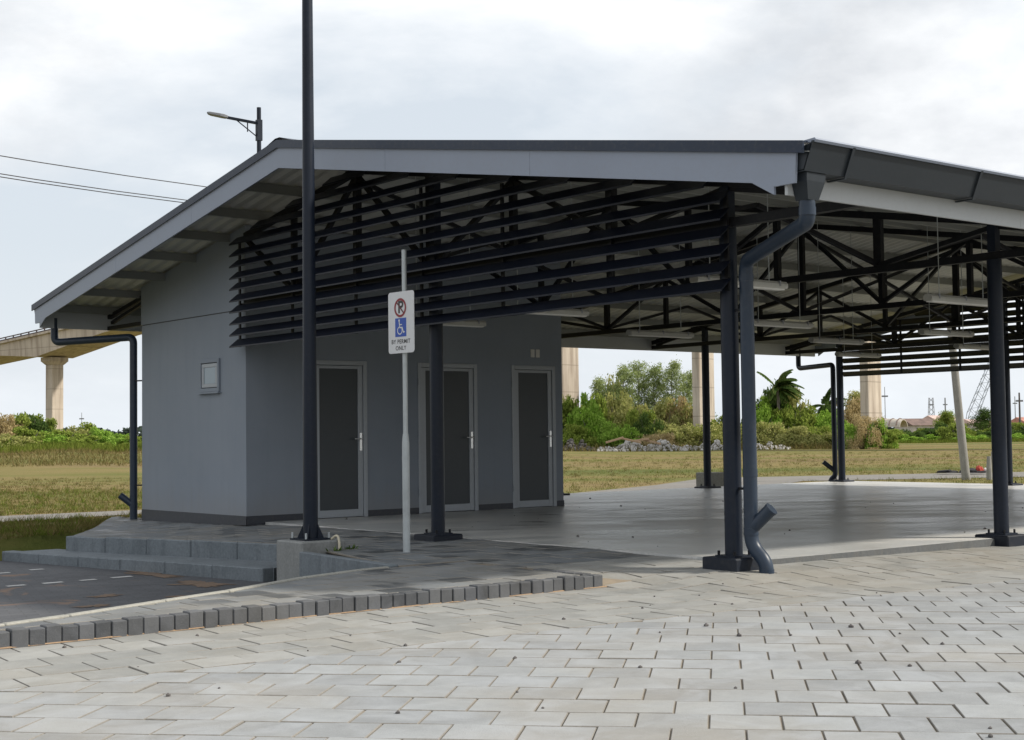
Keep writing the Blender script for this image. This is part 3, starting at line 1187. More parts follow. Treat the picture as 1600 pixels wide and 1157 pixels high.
# gutters
for side in (0, 1):
    M = (lambda y: y) if side == 0 else (lambda y: 2 * YR - y)
    prof = [(-1.503, 3.07), (-1.503, 2.925), (-1.66, 2.925), (-1.735, 3.115), (-1.75, 3.115), (-1.75, 3.128), (-1.725, 3.128), (-1.65, 2.937), (-1.513, 2.937), (-1.513, 3.07)]
    gm = MB()
    gm.prism([(M(a), b) for a, b in prof], XA + .03, XB - .03, 'x')
    # end caps
    for xe in (XA + .03, XB - .05):
        gm.prism([(M(-1.511), 3.09), (M(-1.511), 2.930), (M(-1.655), 2.930), (M(-1.727), 3.112)], xe, xe + .015, 'x')
    go = gm.build('gutter', 'gutter_dark', pav)
    lp = MB()
    lp.prism([(M(a), b) for a, b in [(-1.64, 3.122), (-1.752, 3.116), (-1.764, 3.132), (-1.752, 3.147), (-1.64, 3.140)]], XA + .034, XB - .034, 'x')
    lp.build('gutter_lip', 'fascia_grey', go)  # pale colour paints the sun's bright line along the gutter edge
    x = -.57
    while x < XB:
        st = MB()
        st.prism([(M(a), b) for a, b in [(-1.508, 2.915), (-1.665, 2.915), (-1.750, 3.135), (-1.758, 3.125), (-1.667, 2.905), (-1.508, 2.905)]], x, x + .028, 'x')
        st.build('gutter_strap', 'gutter_dark', go)
        x += 1.60

# trusses on the column lines
PY = [YF * k / 8 for k in range(9)]


def TC(y):
    return rz(y) - .235


for X in XC:
    ch = MB()
    front = X == 0.0
    yend = 8.38 if front else YF + 1.46
    ch.bar((X, -1.46, 2.835), (X, yend, 2.835), .075, .075)
    tr = ch.build('truss', 'steel_black', pav)
    for ya, yb in ((-1.46, YR), (YR, yend)):
        t_ = MB()
        t_.bar((X, ya, TC(ya)), (X, yb, TC(yb)), .075, .075)
        t_.build('top_chord', 'steel_black', tr)
    for k, y in enumerate(PY):
        if 0 < k < 8 and not (front and y > 8.3):
            p = MB()
            w = .10 if k in (1, 4, 7) else .07
            p.bar((X + .002, y, 2.875), (X + .002, y, TC(y) - .03), .06, w, (0, 1, 0))
            p.build('truss_post', 'steel_black', tr)
    for k in range(8):
        a, b = PY[k], PY[k + 1]
        if front and k > 5:
            continue
        if front and k == 5:
            b = 8.36
        p = MB()
        if k % 2 == 0:
            p.bar((X + .003, a, TC(a) - .05), (X + .003, b, 2.88), .05, .055, (1, 0, 0))
        else:
            p.bar((X + .003, a, 2.88), (X + .003, b, TC(b) - .05), .05, .055, (1, 0, 0))
        p.build('truss_brace', 'steel_black', tr)
    # outrigger braces at the eaves
    for s in (0, 1):
        M = (lambda y: y) if s == 0 else (lambda y: YF - y)
        p = MB()
        xo = X + .002 if not (front and s) else .08
        p.bar((xo, M(-.05 if not (front and s) else -.13), TC(0) - .06), (xo, M(-1.35), 2.88), .045, .05, (1, 0, 0))
        if front and s:
            p.bar((.08, YF + .12, 2.80), (.08, YF + 1.46, 2.80), .06, .06)
            p.bar((.08, YF + .12, TC(YF) + .02), (.08, YF + 1.46, TC(YF + 1.34) + .02), .06, .06)
        p.build('truss_brace', 'steel_black', tr)
    for side in (0, 1):
        for k in range(8):
            y = -1.30 + k * .98
            y = y if side == 0 else 2 * YR - y
            if front and y > 8.3:
                continue
            p = MB()
            p.box(X - .03, X + .03, y + .027, y + .037, TC(y) + .02, rz(y) - .08)
            p.build('purlin_cleat', 'steel_black', tr)
# ties between the trusses
for y in (PY[1], PY[4], PY[7]):
    for a, b in zip(XC, XC[1:]):
        tb = MB()
        if y == PY[4]:
            tb.bar((a + .04, y, 2.88), (b - .04, y, TC(y) - .09), .045, .045)
            tb.bar((a + .04, y + .05, TC(y) - .09), (b - .04, y + .05, 2.88), .045, .045)
        else:
            tb.bar((a + .04, y, 2.90), ((a + b) / 2, y, TC(y) - .06), .045, .045)
            tb.bar(((a + b) / 2 + .02, y, TC(y) - .06), (b - .04, y, 2.90), .045, .045)
        tb.build('roof_brace', 'steel_black', pav)

# columns
def column(x, y, foot=True, r=.074, base='steel_column', top=None, bz=-.14, tz=.055, bs=.19):
    m_ = MB()
    m_.tube([(x, y, 0.0 if foot else -.1), (x, y, top or 2.797)], r, 24)
    # upper stub up to the rafter
    m_.box(x - .045, x + .045, y - .045, y + .045, 2.875, TC(y) - .035)
    m_.box(x - .11, x + .11, y - .11, y + .11, tz, tz + .014)
    o_ = m_.build('column', 'steel_column', pav)
    if foot:
        b_ = MB()
        b_.box(x - bs, x + bs, y - bs, y + bs, bz, tz)
        b_.build('column_foot', 'steel_navy', o_, .012)
        for sx in (-1, 1):
            for sy in (-1, 1):
                q = MB()
                q.tube([(x + sx * .088, y + sy * .088, tz + .012), (x + sx * .088, y + sy * .088, tz + .05)], .012, 6, smooth=False)
                q.build('anchor_bolt', 'steel_black', o_)
    return o_


column(0, 0)
column(0, PY[3] - .10, tz=.05)
for X in XC[1:]:
    column(X, 0.02, tz=.03)
for X in XC[2:]:
    column(X, YF, tz=.03)
column(XC[4], PY[3], tz=.03)
column(XC[4], PY[5] + .3, tz=.03)


# louvre screens
def louvre(X, s, ya, yb):
    fr = MB()
    mu = []
    for y in [ya + .05, 1.37, 2.95, 4.35, 5.65, 7.08] + ([yb - .05] if yb < 9 else [8.5, 9.9, yb - .05]):
        mu.append((y, rz(y) - .32))
    fr.box(X + s * .04 - .018, X + s * .04 + .018, ya + .02, yb - .02, 2.790, 2.826)
    lo = fr.build('louvre_screen', 'steel_black', pav)
    for y, zt in mu:
        q = MB()
        q.box(X + s * .0605 - .02, X + s * .0605 + .0, y - .02, y + .02, 2.262, zt)
        q.build('mullion', 'steel_black', lo)
    k = 0
    while True:
        z = 2.258 + .147 * k
        if z > 4.05: break
        # blades run under the slope of the roof
        zt = z + .10 + .19
        lim = (4.386 - zt) / SLP
        a, b = max(ya, YR - lim), min(yb, YR + lim)
        if b - a < .4: break
        bl = MB()
        # section: upper inner lip, sloping face, lower outer lip
        hb = .102 if s < 0 else .088
        sec = [(.072, z + hb), (.082, z + hb + .002), (.200, z + .006), (.200, z - .011), (.190, z - .011), (.190, z + .002), (.072, z + hb - .006)]
        n = len(sec)
        dip = random.uniform(-.004, .004)
        vs = [(X + s * q, a, w) for q, w in sec] + [(X + s * q, b, w + dip) for q, w in sec]
        bl.add(vs, [(i, (i + 1) % n, n + (i + 1) % n, n + i) for i in range(n)] + [tuple(range(n)), tuple(range(2 * n - 1, n - 1, -1))])
        bl.build('louvre_blade', 'louvre_blue', lo)
        k += 1
    return lo


louvre(0.0, -1, -.10, 8.47)
louvre(XC[4], 1, -.10, YF + .05)

# downpipes
def pipe(name, pts, r, mat='pvc_grey', parent=pav, fil=.14, collars=()):
    p = MB()
    pp = fillet(pts, fil, 8)
    p.tube(pp, r, 20)
    for c, d in collars:
        c, d = Vector(c), Vector(d).normalized()
        p.tube([c - d * .03, c + d * .03], r + .004, 20)
    return p.build(name, mat, parent)


# near corner
DX, DY = 0.0, -0.195
dp = pipe('downpipe', [(-.86, -1.56, 2.74), (-.86, -1.56, 2.585), (DX, DY, 2.50), (DX, DY, .16), (DX + .02, DY - .14, .02), (DX + .02, DY - .14, -.135)], .058,
          fil=.11, collars=[((-.86, -1.56, 2.66), (0, 0, 1)), ((DX, DY, 2.36), (0, 0, 1)), ((DX, DY, .27), (0, 0, 1)), ((DX + .02, DY - .14, -.06), (0, 0, 1)), ((DX, DY, .75), (0, 0, 1))])
h = MB()        # rain head, tapering to the pipe
a0 = [(-.965, -1.65, 2.922), (-.755, -1.65, 2.922), (-.755, -1.505, 2.922), (-.965, -1.505, 2.922)]
a1 = [(-.960, -1.645, 2.865), (-.760, -1.645, 2.865), (-.760, -1.505, 2.865), (-.960, -1.505, 2.865)]
a2 = [(-.918, -1.618, 2.735), (-.802, -1.618, 2.735), (-.802, -1.505, 2.735), (-.918, -1.505, 2.735)]
h.add(a0 + a1 + a2, [(0, 1, 2, 3), (0, 1, 5, 4), (1, 2, 6, 5), (2, 3, 7, 6), (3, 0, 4, 7), (4, 5, 9, 8), (5, 6, 10, 9), (6, 7, 11, 10), (7, 4, 8, 11), (11, 10, 9, 8)])
h.build('rain_head', 'gutter_dark', dp)
c_ = MB()
sdv = (RH * .62 + Vector((0, 0, .68)) - FH * .38).normalized()
b0 = Vector((DX, DY, .29))
c_.tube([b0, b0 + sdv * .23], .055, 20)
c_.tube([b0 + sdv * .23, b0 + sdv * .25], .059, 20)
c_.build('cleanout', 'pvc_grey', dp)
for z in (.62, 2.1):
    c_ = MB()
    c_.bar((0, -.06, z), (0, -.145, z), .02, .02)
    c_.build('pipe_clip', 'steel_black', dp)
# far left corner by the room
dp2 = pipe('downpipe', [(-.76, 12.97, 2.93), (-.76, 12.97, 2.565), (-.02, 11.80, 2.60), (-.02, 11.80, -.3)], .055, fil=.10, collars=[((-.02, 11.8, .12), (0, 0, 1))])
c_ = MB()
sv = Vector((-.62, .5, .62)).normalized()
c_.tube([Vector((-.02, 11.8, .12)), Vector((-.02, 11.8, .12)) + sv * .25], .05, 16)
c_.build('cleanout', 'pvc_grey', dp2)
for z in (.42, 1.95):
    c_ = MB()
    c_.bar((-.02, 11.74, z), (.06, 11.54, z), .02, .02)
    c_.build('pipe_clip', 'steel_black', dp2)
# far corner
dp3 = pipe('downpipe', [(16.35, 12.97, 2.93), (16.35, 12.97, 2.50), (15.97, 11.70, 2.52), (15.97, 11.70, .12), (15.91, 11.78, .03), (15.91, 11.78, -.2)], .055, mat='steel_column', fil=.10)
c_ = MB()
c_.tube([(15.97, 11.70, .22), (15.80, 11.88, .42)], .05, 16)
c_.build('cleanout', 'steel_column', dp3)
# ------------------------------------------------------------------ room block
room = thing('utility_room', 'grey rendered room block with three dark doors under the hall roof', 'building')
YB, WB, XL = 8.40, 11.55, 5.38
w_ = MB()
top = lambda y: rz(y) - .082
# gable wall, two fields with a recessed joint between
w_.prism([(YB, .0), (WB, -.12), (WB, 2.747), (YB, 2.747)], 0.0, .15, 'x')
wo_ = w_.build('wall', 'wall', room)
u_ = MB()
u_.prism([(YB, 2.761), (WB + .02, 2.761), (WB + .02, top(WB)), (YB, top(YB))], -.004, .15, 'x')
u_.build('upper_wall', 'wall', room)
j_ = MB()
j_.box(.012, .14, YB + .002, WB - .002, 2.747, 2.761)
j_.build('wall_joint', 'skirting', room)
# door wall with its openings
doors = [(.96, 1.85, 'narrow'), (2.70, 3.75, 'wide'), (4.39, 5.24, 'narrow')]
DH = 2.12
f = MB()
edges = [.15] + [e for d in doors for e in d[:2]] + [XL]
for a, b in zip(edges[0::2], edges[1::2]):
    f.box(a, b, YB, YB + .14, -.05, DH)
f.box(.15, XL, YB, YB + .14, DH, top(YB))
f.build('door_wall', 'wall', room)
f = MB()
f.box(XL - .14, XL, YB + .14, WB, -.05, top(WB) - .0)
f.box(.15, XL - .14, WB - .14, WB, -.2, top(WB))
f.build('rear_wall', 'wall', room)
# skirting
sk = MB()
for a, b in zip(edges[0::2], edges[1::2]):
    sk.box(a if a > .2 else -.006, b, YB - .008, YB, -.03, .085)
sk.prism([(YB - .008, -.03), (WB, -.13), (WB, .075), (YB - .008, .085)], -.008, 0.0, 'x')
sk.box(XL, XL + .008, YB - .008, WB, -.03, .085)
sk.build('skirting', 'skirting', room)
# doors
for a, b, kind in doors:
    fr = MB()
    fw_ = .062
    fr.box(a, a + fw_, YB - .012, YB + .07, .0, DH)
    fr.box(b - fw_, b, YB - .012, YB + .07, .0, DH)
    fr.box(a + fw_, b - fw_, YB - .012, YB + .07, DH - fw_, DH)
    d_ = fr.build('door', 'alu_frame', room, .004)
    lf = MB()
    g0, g1 = a + fw_ + .004, b - fw_ - .004
    lw = .075
    y0, y1 = YB + .005, YB + .048
    z0, z1 = .008, DH - fw_ - .005
    lf.box(g0, g0 + lw, y0, y1, z0, z1)
    lf.box(g1 - lw, g1, y0, y1, z0, z1)
    lf.box(g0 + lw, g1 - lw, y0, y1, z1 - lw * .55, z1)
    lf.box(g0 + lw, g1 - lw, y0, y1, z0, z0 + .10)
    lf.build('door_leaf', 'alu_frame', d_, .003)
    pn = MB()
    pn.box(g0 + lw, g1 - lw, y0 + .014, y1 - .014, z0 + .10, z1 - lw * .55)
    pn.build('door_panel', 'door_panel', d_)
    hd = MB()
    hx = g1 - lw * .5
    hd.box(hx - .018, hx + .018, y0 - .010, y0, .90, 1.14)
    hd.tube([(hx, y0 - .008, 1.06), (hx, y0 - .055, 1.06)], .010, 10)
    hd.tube([(hx + .005, y0 - .055, 1.06), (hx - .13, y0 - .055, 1.06)], .010, 10)
    hd.build('door_handle', 'chrome', d_)
    for z in (.25, 1.05, 1.8):
        hg = MB()
        hg.tube([(a + .005, YB - .018, z), (a + .005, YB - .018, z + .1)], .009, 8)
        hg.build('hinge', 'alu_frame', d_)
# window
wn = MB()
y0, y1, z0, z1 = 9.10, 9.67, 1.715, 2.155
for (a, b, c, d) in ((y0, y1, z0, z0 + .05), (y0, y1, z1 - .05, z1), (y0, y0 + .05, z0 + .05, z1 - .05), (y1 - .05, y1, z0 + .05, z1 - .05)):
    wn.box(-.028, 0.0, a, b, c, d)
wnd = wn.build('window', 'wall', room, .003)
s_ = MB()
for (a, b, c, d) in ((y0 + .06, y1 - .06, z0 + .06, z0 + .11), (y0 + .06, y1 - .06, z1 - .11, z1 - .06), (y0 + .06, y0 + .12, z0 + .11, z1 - .11), (y1 - .12, y1 - .06, z0 + .11, z1 - .11)):
    s_.box(-.018, -.001, a, b, c, d)
s_.build('sash', 'alu_frame', wnd, .003)
g_ = MB()
g_.box(-.010, -.001, y0 + .12, y1 - .12, z0 + .11, z1 - .11)
g_.build('pane', 'glass_grey', wnd)
b_ = MB()
b_.box(-.006, -.001, y0 + .05, y1 - .05, z0 + .05, z1 - .05)
b_.build('reveal', 'steel_navy', wnd)
sl_ = MB()
sl_.box(-.05, 0, y0 - .02, y1 + .02, z0 - .025, z0 - .002)
sl_.build('sill', 'wall', wnd)
for k in range(2):
    sw = MB()
    x0 = 4.765 + k * .10
    sw.box(x0, x0 + .075, YB - .012, YB, 2.245, 2.365)
    so_ = sw.build('switch_plate', 'white_plastic', room, .003)
    s2 = MB()
    s2.box(x0 + .022, x0 + .053, YB - .016, YB - .012, 2.28, 2.33)
    s2.build('rocker', 'white_plastic', so_)

# ------------------------------------------------------------------ hanging lights
LIGHTS = [(.34, 5.32, 'behind the louvres near the middle column'), (.40, 3.55, 'just right of the middle column under the louvres'), (.02, .42, 'hanging beside the near corner column'),
          (4.05, 5.50, 'hanging past the end of the room block'), (4.10, 3.48, 'hanging just right of the near downpipe'), (3.32, .38, 'nearest the right-hand column, high in view'),
          (7.46, 5.28, 'hanging before the far corner column'), (7.46, 3.40, 'hanging before the far louvres left of the right-hand column'), (10.9, 7.55, 'deepest in the hall, by the far downpipe'),
          (10.85, 5.15, 'lowest in view beside the right-hand column')]
for x0, y, lab in LIGHTS:
    t = thing('pendant_light', 'long grey batten light ' + lab, 'light', (x0 + .58, y, 2.38), 'batten lights hanging in the hall')
    b_ = MB()
    prof = [(-.042, 0), (.042, 0), (.052, .018), (.052, .042), (.03, .066), (-.03, .066), (-.052, .042), (-.052, .018)]
    b_.prism([(y + p, 2.38 + q) for p, q in prof], x0, x0 + 1.17, 'x')
    b_.build('batten', 'lamp_housing', t)
    d_ = MB()
    d_.prism([(y - .036, 2.368), (y + .036, 2.368), (y + .041, 2.3795), (y - .041, 2.3795)], x0 + .03, x0 + 1.14, 'x')
    d_.build('diffuser', 'white_plastic', t)
    for xx in (x0 + .2, x0 + .97):
        r_ = MB()
        r_.tube([(xx, y, 2.446), (xx, y, rz(y) - .08)], .005, 6)
        r_.build('rod', 'galvanised', t)
    for xx in (x0 + .12, x0 + .58, x0 + 1.05):
        r_ = MB()
        r_.box(xx, xx + .02, y - .056, y + .056, 2.402, 2.450)
        r_.build('clip', 'far_steel', t)

# ================================================================== STEPS
st = thing('entrance_steps', 'two grey concrete block steps from the parking lot up to the paved apron', 'steps')


def kerb_units(p0, p1, z0, z1, depth, n, mat='concrete_step', follow=False):
    p0, p1 = Vector(p0), Vector(p1)
    d = (p1 - p0).normalized()
    nr = Vector((-d.y, d.x))
    if nr.x < 0: nr = -nr
    L = (p1 - p0).length
    for k in range(n):
        a = p0 + d * (L * k / n + .003)
        b = p0 + d * (L * (k + 1) / n - .003)
        m_ = MB()
        j = random.uniform(-.004, .004)
        q = [a, b, b + nr * depth, a + nr * depth]
        zt = zs((a.x + b.x) / 2, (a.y + b.y) / 2) - .003 if follow else z1 + .03 * (k + .5) / n
        m_.prism([(v.x + nr.x * j, v.y + nr.y * j) for v in q], z0, zt + random.uniform(-.003, .003))
        m_.build('step_block', mat, st, .010)


kerb_units((-2.16, 8.98), (-1.20, 5.30), -.40, -.085, .16, 5, follow=True)
kerb_units((-2.80, 9.38), (-1.80, 4.72), -.50, -.250, .16, 6)
tr_ = MB()
tr_.add([(-2.66, 9.4, -.262), (-1.66, 4.74, -.232), (-1.1, 5.2, -.232), (-2.1, 9.4, -.262), (-2.66, 9.4, -.45), (-1.66, 4.74, -.45), (-1.1, 5.2, -.45), (-2.1, 9.4, -.45)],
        [(0, 1, 2, 3), (0, 1, 5, 4), (1, 2, 6, 5), (2, 3, 7, 6), (3, 0, 4, 7)])
tr_.build('tread', 'concrete_step', st)
# kerb going on to the left
kl = thing('lot_kerb', 'low grey concrete kerb between the parking lot and the grass, left of the steps', 'kerb')
pts = [(-2.82, 9.42), (-3.9, 10.1), (-5.2, 10.8), (-6.6, 11.4), (-8.2, 12.0), (-10, 12.6)]
for a, b in zip(pts, pts[1:]):
    q = MB()
    a_, b_ = Vector((a[0], a[1], -.38)), Vector((b[0], b[1], -.38))
    dd = (b_ - a_).normalized() * .003
    q.bar(a_ + dd, b_ - dd, .13, .27)
    q.build('kerb_unit', 'concrete_step', kl, .010)

# lamp plinth
pl = thing('lamp_plinth', 'square concrete plinth under the tall lamp post beside the steps', 'plinth')
q = MB()
q.box(-1.80, -1.30, 3.95, 4.45, -.45, .075)
q.build('plinth_block', 'concrete', pl, .014)
q = MB()
q.prism([(-2.02, 2.1), (-1.93, 2.1), (-1.75, 3.949), (-1.83, 3.949)], -.45, -.014)
q.build('side_kerb', 'concrete_step', pl, .008)
LPX, LPY = -1.55, 4.20

# ================================================================== LAMP POSTS
def lamp_post(name, label, x, y, z0, H, r0, r1, arm_dir, base=True):
    t = thing(name, label, 'street lamp', (x, y, z0), 'street lamps')
    p = MB()
    p.tube([(x, y, z0), (x, y, z0 + .5), (x, y, z0 + H)], [r0, r0, r1], 16)
    p.build('post', 'steel_column', t)
    if base:
        b = MB()
        b.box(x - .15, x + .15, y - .15, y + .15, z0, z0 + .018)
        b.build('base_plate', 'steel_column', t)
        for k in range(4):
            a = math.pi / 4 + k * math.pi / 2
            c, s = math.cos(a), math.sin(a)
            gsp = MB()
            w = .006
            nx_, ny_ = -s * w, c * w
            pr = [(r0 * .8, .018), (.135, .018), (r0 * .95, .16)]
            vs = [(x + c * q + nx_ * e, y + s * q + ny_ * e, z0 + h_) for e in (-1, 1) for q, h_ in pr]
            gsp.add(vs, [(0, 1, 2), (5, 4, 3), (0, 1, 4, 3), (1, 2, 5, 4), (2, 0, 3, 5)])
            gsp.build('gusset', 'steel_column', t)
            a = k * math.pi / 2
            bt = MB()
            cx, cy = x + .17 * math.cos(a), y + .17 * math.sin(a)
            cx, cy = x + .13 * (1 if k % 2 else -1), y + .13 * (1 if k // 2 else -1)
            bt.tube([(cx, cy, z0 + .015), (cx, cy, z0 + .075)], .011, 8, smooth=False)
            bt.build('anchor_bolt', 'galvanised', t)
    A = Vector(arm_dir).normalized()
    zt = z0 + H
    ar = MB()
    s0 = Vector((x, y, zt - .33)) + A * r1 * .8
    s1 = s0 + A * .62 + Vector((0, 0, .12))
    ar.bar(s0, s1, .05, .055)
    ar.bar(Vector((x, y, zt - .62)) + A * r1 * .8, s0 + A * .42 + Vector((0, 0, .06)), .022, .022)
    ar.bar(s0 + A * .2 + Vector((0, 0, .02)), s0 + A * .2 + Vector((0, 0, -.18)), .018, .018)
    ar.bar((x, y, zt - .70), (x, y, zt - .26), r1 * 2.4, r1 * 2.4)
    ar.build('arm', 'steel_column', t)
    lm = MB()
    S_ = Vector((-A.y, A.x, 0))
    U = Vector((0, 0, 1))
    d = (s1 - s0).normalized()
    n_ = S_.cross(d)
    if n_.z < 0: n_ = -n_
    secs = [(-.02, .05, .05), (.05, .09, .065), (.12, .11, .06), (.36, .105, .05), (.42, .07, .03)]
    vs = []
    for s, w, h_ in secs:
        c = s1 + d * s + n_ * .012
        for e, f_ in ((-1, -.5), (1, -.5), (1, .5), (-1, .5)):
            vs.append(c + S_ * e * w + n_ * f_ * h_)
    fs = []
    for i in range(len(secs) - 1):
        for k in range(4):
            fs.append((i * 4 + k, i * 4 + (k + 1) % 4, i * 4 + 4 + (k + 1) % 4, i * 4 + 4 + k))
    fs += [(0, 1, 2, 3), tuple(len(vs) - 4 + k for k in range(4))]
    lm.add(vs, fs)
    lm.build('luminaire', 'far_steel', t, .008)
    return t


lamp_post('lamp_post', 'tall dark tapered lamp post on a concrete plinth in front of the louvres', LPX, LPY, .075, 7.4, .074, .045, (-1, .15, 0))
lamp_post('lamp_post', 'distant lamp post whose arm and lantern show above the roof at left', 5.63, 18.25, -.25, 8.23, .060, .045, (-.78, .55, 0))

# cream conduit at the plinth
cpts = fillet([(-1.42, 4.02, .085), (-1.40, 3.94, .13), (-1.40, 3.905, .05), (-1.41, 3.90, -.05)], .05, 6)
q = MB()
q.tube(cpts, .013, 10)
tag(q.build('conduit', 'cream_hose'), 'short bent cream conduit hanging over the edge of the lamp plinth', 'conduit')

for (wx, wy, lab) in ((-1.44, 3.86, 'small green weed at the foot of the lamp plinth by the conduit'), (-1.27, 3.93, 'tiny weed at the right corner of the lamp plinth')):
    t = thing('weed', lab, 'plant', (wx, wy, -.03))
    m_ = MB()
    for k in range(16):
        a = random.random() * 6.28
        L_ = random.uniform(.03, .085)
        c = Vector((wx, wy, -.03)) + Vector((random.gauss(0, .035), random.gauss(0, .02), 0))
        d_ = Vector((math.cos(a), math.sin(a), random.uniform(.4, 1.4))).normalized() * L_
        w = Vector((-math.sin(a), math.cos(a), 0)) * .011
        m_.add([c, c + d_ * .5 + w, c + d_, c + d_ * .5 - w], [(0, 1, 2, 3)])
    m_.build('leaves', 'leaf_dark', t)

# ================================================================== SIGN
SX, SY = -1.085, 3.205
sg = thing('parking_sign', 'white parking permit sign with wheelchair symbol on a galvanised pole', 'sign', (SX, SY, -.03))
p = MB()
p.tube([(SX, SY, 1.08), (SX, SY, 2.885)], .0235, 16)
p.build('pole', 'galvanised', sg)
p = MB()
p.tube([(SX, SY, -.06), (SX, SY, 1.02), (SX, SY, 1.11)], [.036, .036, .027], 16)
p.tube([(SX, SY, .86), (SX, SY, .90)], .038, 16)
p.build('pole_sleeve', 'galvanised', sg)
# plate facing -X, turned a little to the camera side
PA = math.radians(4)
pn = Vector((-math.cos(PA), -math.sin(PA), 0))
ph = Vector((math.sin(PA), -math.cos(PA), 0))     # to the right seen from the front
pc = Vector((SX, SY, 0)) + pn * .040
PW, Pz0, Pz1 = .395, 1.885, 2.478
pcz = (Pz0 + Pz1) / 2
pc.z = pcz
pc += ph * .0 + ph * -.05 * 0


def on_plate(u, v, d):
    return pc + ph * u + Vector((0, 0, v)) + pn * d


def plate_poly(poly, d0, d1, name, mat, parent):
    m_ = MB()
    n = len(poly)
    vs = [on_plate(u, v, d0) for u, v in poly] + [on_plate(u, v, d1) for u, v in poly]
    m_.add(vs, [tuple(range(n)), tuple(range(2 * n - 1, n - 1, -1))] + [(i, (i + 1) % n, n + (i + 1) % n, n + i) for i in range(n)])
    return m_.build(name, mat, parent)


def rrect(w, h, r, n=5):
    out = []
    for cx, cy, a0 in ((w / 2 - r, h / 2 - r, 0), (-w / 2 + r, h / 2 - r, 90), (-w / 2 + r, -h / 2 + r, 180), (w / 2 - r, -h / 2 + r, 270)):
        for k in range(n + 1):
            a = math.radians(a0 + 90 * k / n)
            out.append((cx + r * math.cos(a), cy + r * math.sin(a)))
    return out


plate = plate_poly(rrect(PW, Pz1 - Pz0, .03), -.002, .003, 'sign_plate', 'sign_white', sg)
for z in (2.05, 2.35):
    q = MB()
    q.bar(Vector((SX, SY, z)) - pn * .03, Vector((SX, SY, z)) + pn * .038, .07, .03)
    q.build('bracket', 'galvanised', plate)


def ring(c, r0, r1, d, name, mat, a0=0, a1=360, n=40):
    m_ = MB()
    full = abs(a1 - a0) >= 360
    k = n if full else n + 1
    vs = []
    for i in range(k):
        a = math.radians(a0 + (a1 - a0) * i / n)
        for r in (r0, r1):
            vs.append(on_plate(c[0] + r * math.cos(a), c[1] + r * math.sin(a), d))
    fs = []
    for i in range(n):
        j = (i + 1) % k
        fs.append((2 * i, 2 * j, 2 * j + 1, 2 * i + 1))
    m_.add(vs, fs)
    return m_.build(name, mat, plate)


def strip(pts, w, d, name, mat):
    m_ = MB()
    for a, b in zip(pts, pts[1:]):
        dx_, dy_ = b[0] - a[0], b[1] - a[1]
        L_ = math.hypot(dx_, dy_)
        nx_, ny_ = -dy_ / L_ * w / 2, dx_ / L_ * w / 2
        ext = w * .25
        ax, ay = a[0] - dx_ / L_ * ext, a[1] - dy_ / L_ * ext
        bx, by = b[0] + dx_ / L_ * ext, b[1] + dy_ / L_ * ext
        d += .0002
        m_.add([on_plate(ax + nx_, ay + ny_, d), on_plate(bx + nx_, by + ny_, d), on_plate(bx - nx_, by - ny_, d), on_plate(ax - nx_, ay - ny_, d)], [(0, 1, 2, 3)])
    return m_.build(name, mat, plate)


def letters(txt, u, v, size, mat, d, name, bold=0.0):
    cu = bpy.data.curves.new(name, 'FONT')
    cu.body = txt
    cu.size = size
    cu.align_x = 'CENTER'
    cu.align_y = 'CENTER'
    cu.offset = bold
    cu.space_character = 1.08
    tmp = bpy.data.objects.new(name, cu)
    COL.objects.link(tmp)
    dg = bpy.context.evaluated_depsgraph_get()
    me = bpy.data.meshes.new_from_object(tmp.evaluated_get(dg))
    bpy.data.objects.remove(tmp)
    for w in me.vertices:
        w.co = on_plate(u + w.co.x, v + w.co.y, d)
    me.materials.clear()
    me.materials.append(MATS[mat])
    o_ = bpy.data.objects.new(name, me)
    COL.objects.link(o_)
    o_.parent = plate
    o_.matrix_parent_inverse = Matrix.Translation(-parent_loc(plate))
    return o_


HZ = (Pz1 - Pz0) / 2
rc0 = (-.01, HZ - .155)
letters('P', rc0[0] + .004, rc0[1], .165, 'sign_black', .0045, 'parking_letter', .004)
ring(rc0, .070, .092, .0055, 'prohibition_ring', 'sign_red')
strip([(rc0[0] - .052, rc0[1] + .052), (rc0[0] + .052, rc0[1] - .052)], .015, .0060, 'prohibition_bar', 'sign_darkred')
bc = (-.005, HZ - .345)
bm_ = MB()
bl0 = plate_poly([(bc[0] - .085, bc[1] - .090), (bc[0] + .085, bc[1] - .090), (bc[0] + .085, bc[1] + .090), (bc[0] - .085, bc[1] + .090)], .0032, .0045, 'blue_panel', 'sign_blue', plate)
ring((bc[0] - .012, bc[1] - .030), .030, .040, .0058, 'wheel_symbol', 'sign_white', 110, 395, 26)
ring((bc[0] - .022, bc[1] + .066), 0.0001, .012, .0058, 'head_symbol', 'sign_white')
strip([(bc[0] - .020, bc[1] + .050), (bc[0] - .014, bc[1] - .002), (bc[0] + .026, bc[1] - .002), (bc[0] + .044, bc[1] - .050), (bc[0] + .060, bc[1] - .044)], .012, .0060, 'figure_symbol', 'sign_white')
strip([(bc[0] - .017, bc[1] + .026), (bc[0] + .022, bc[1] + .026)], .010, .0075, 'arm_symbol', 'sign_white')
letters('BY PERMIT', -.005, HZ - .483, .058, 'sign_black', .0045, 'lettering', .0006)
letters('ONLY', -.005, HZ - .546, .058, 'sign_black', .0045, 'lettering', .0006)

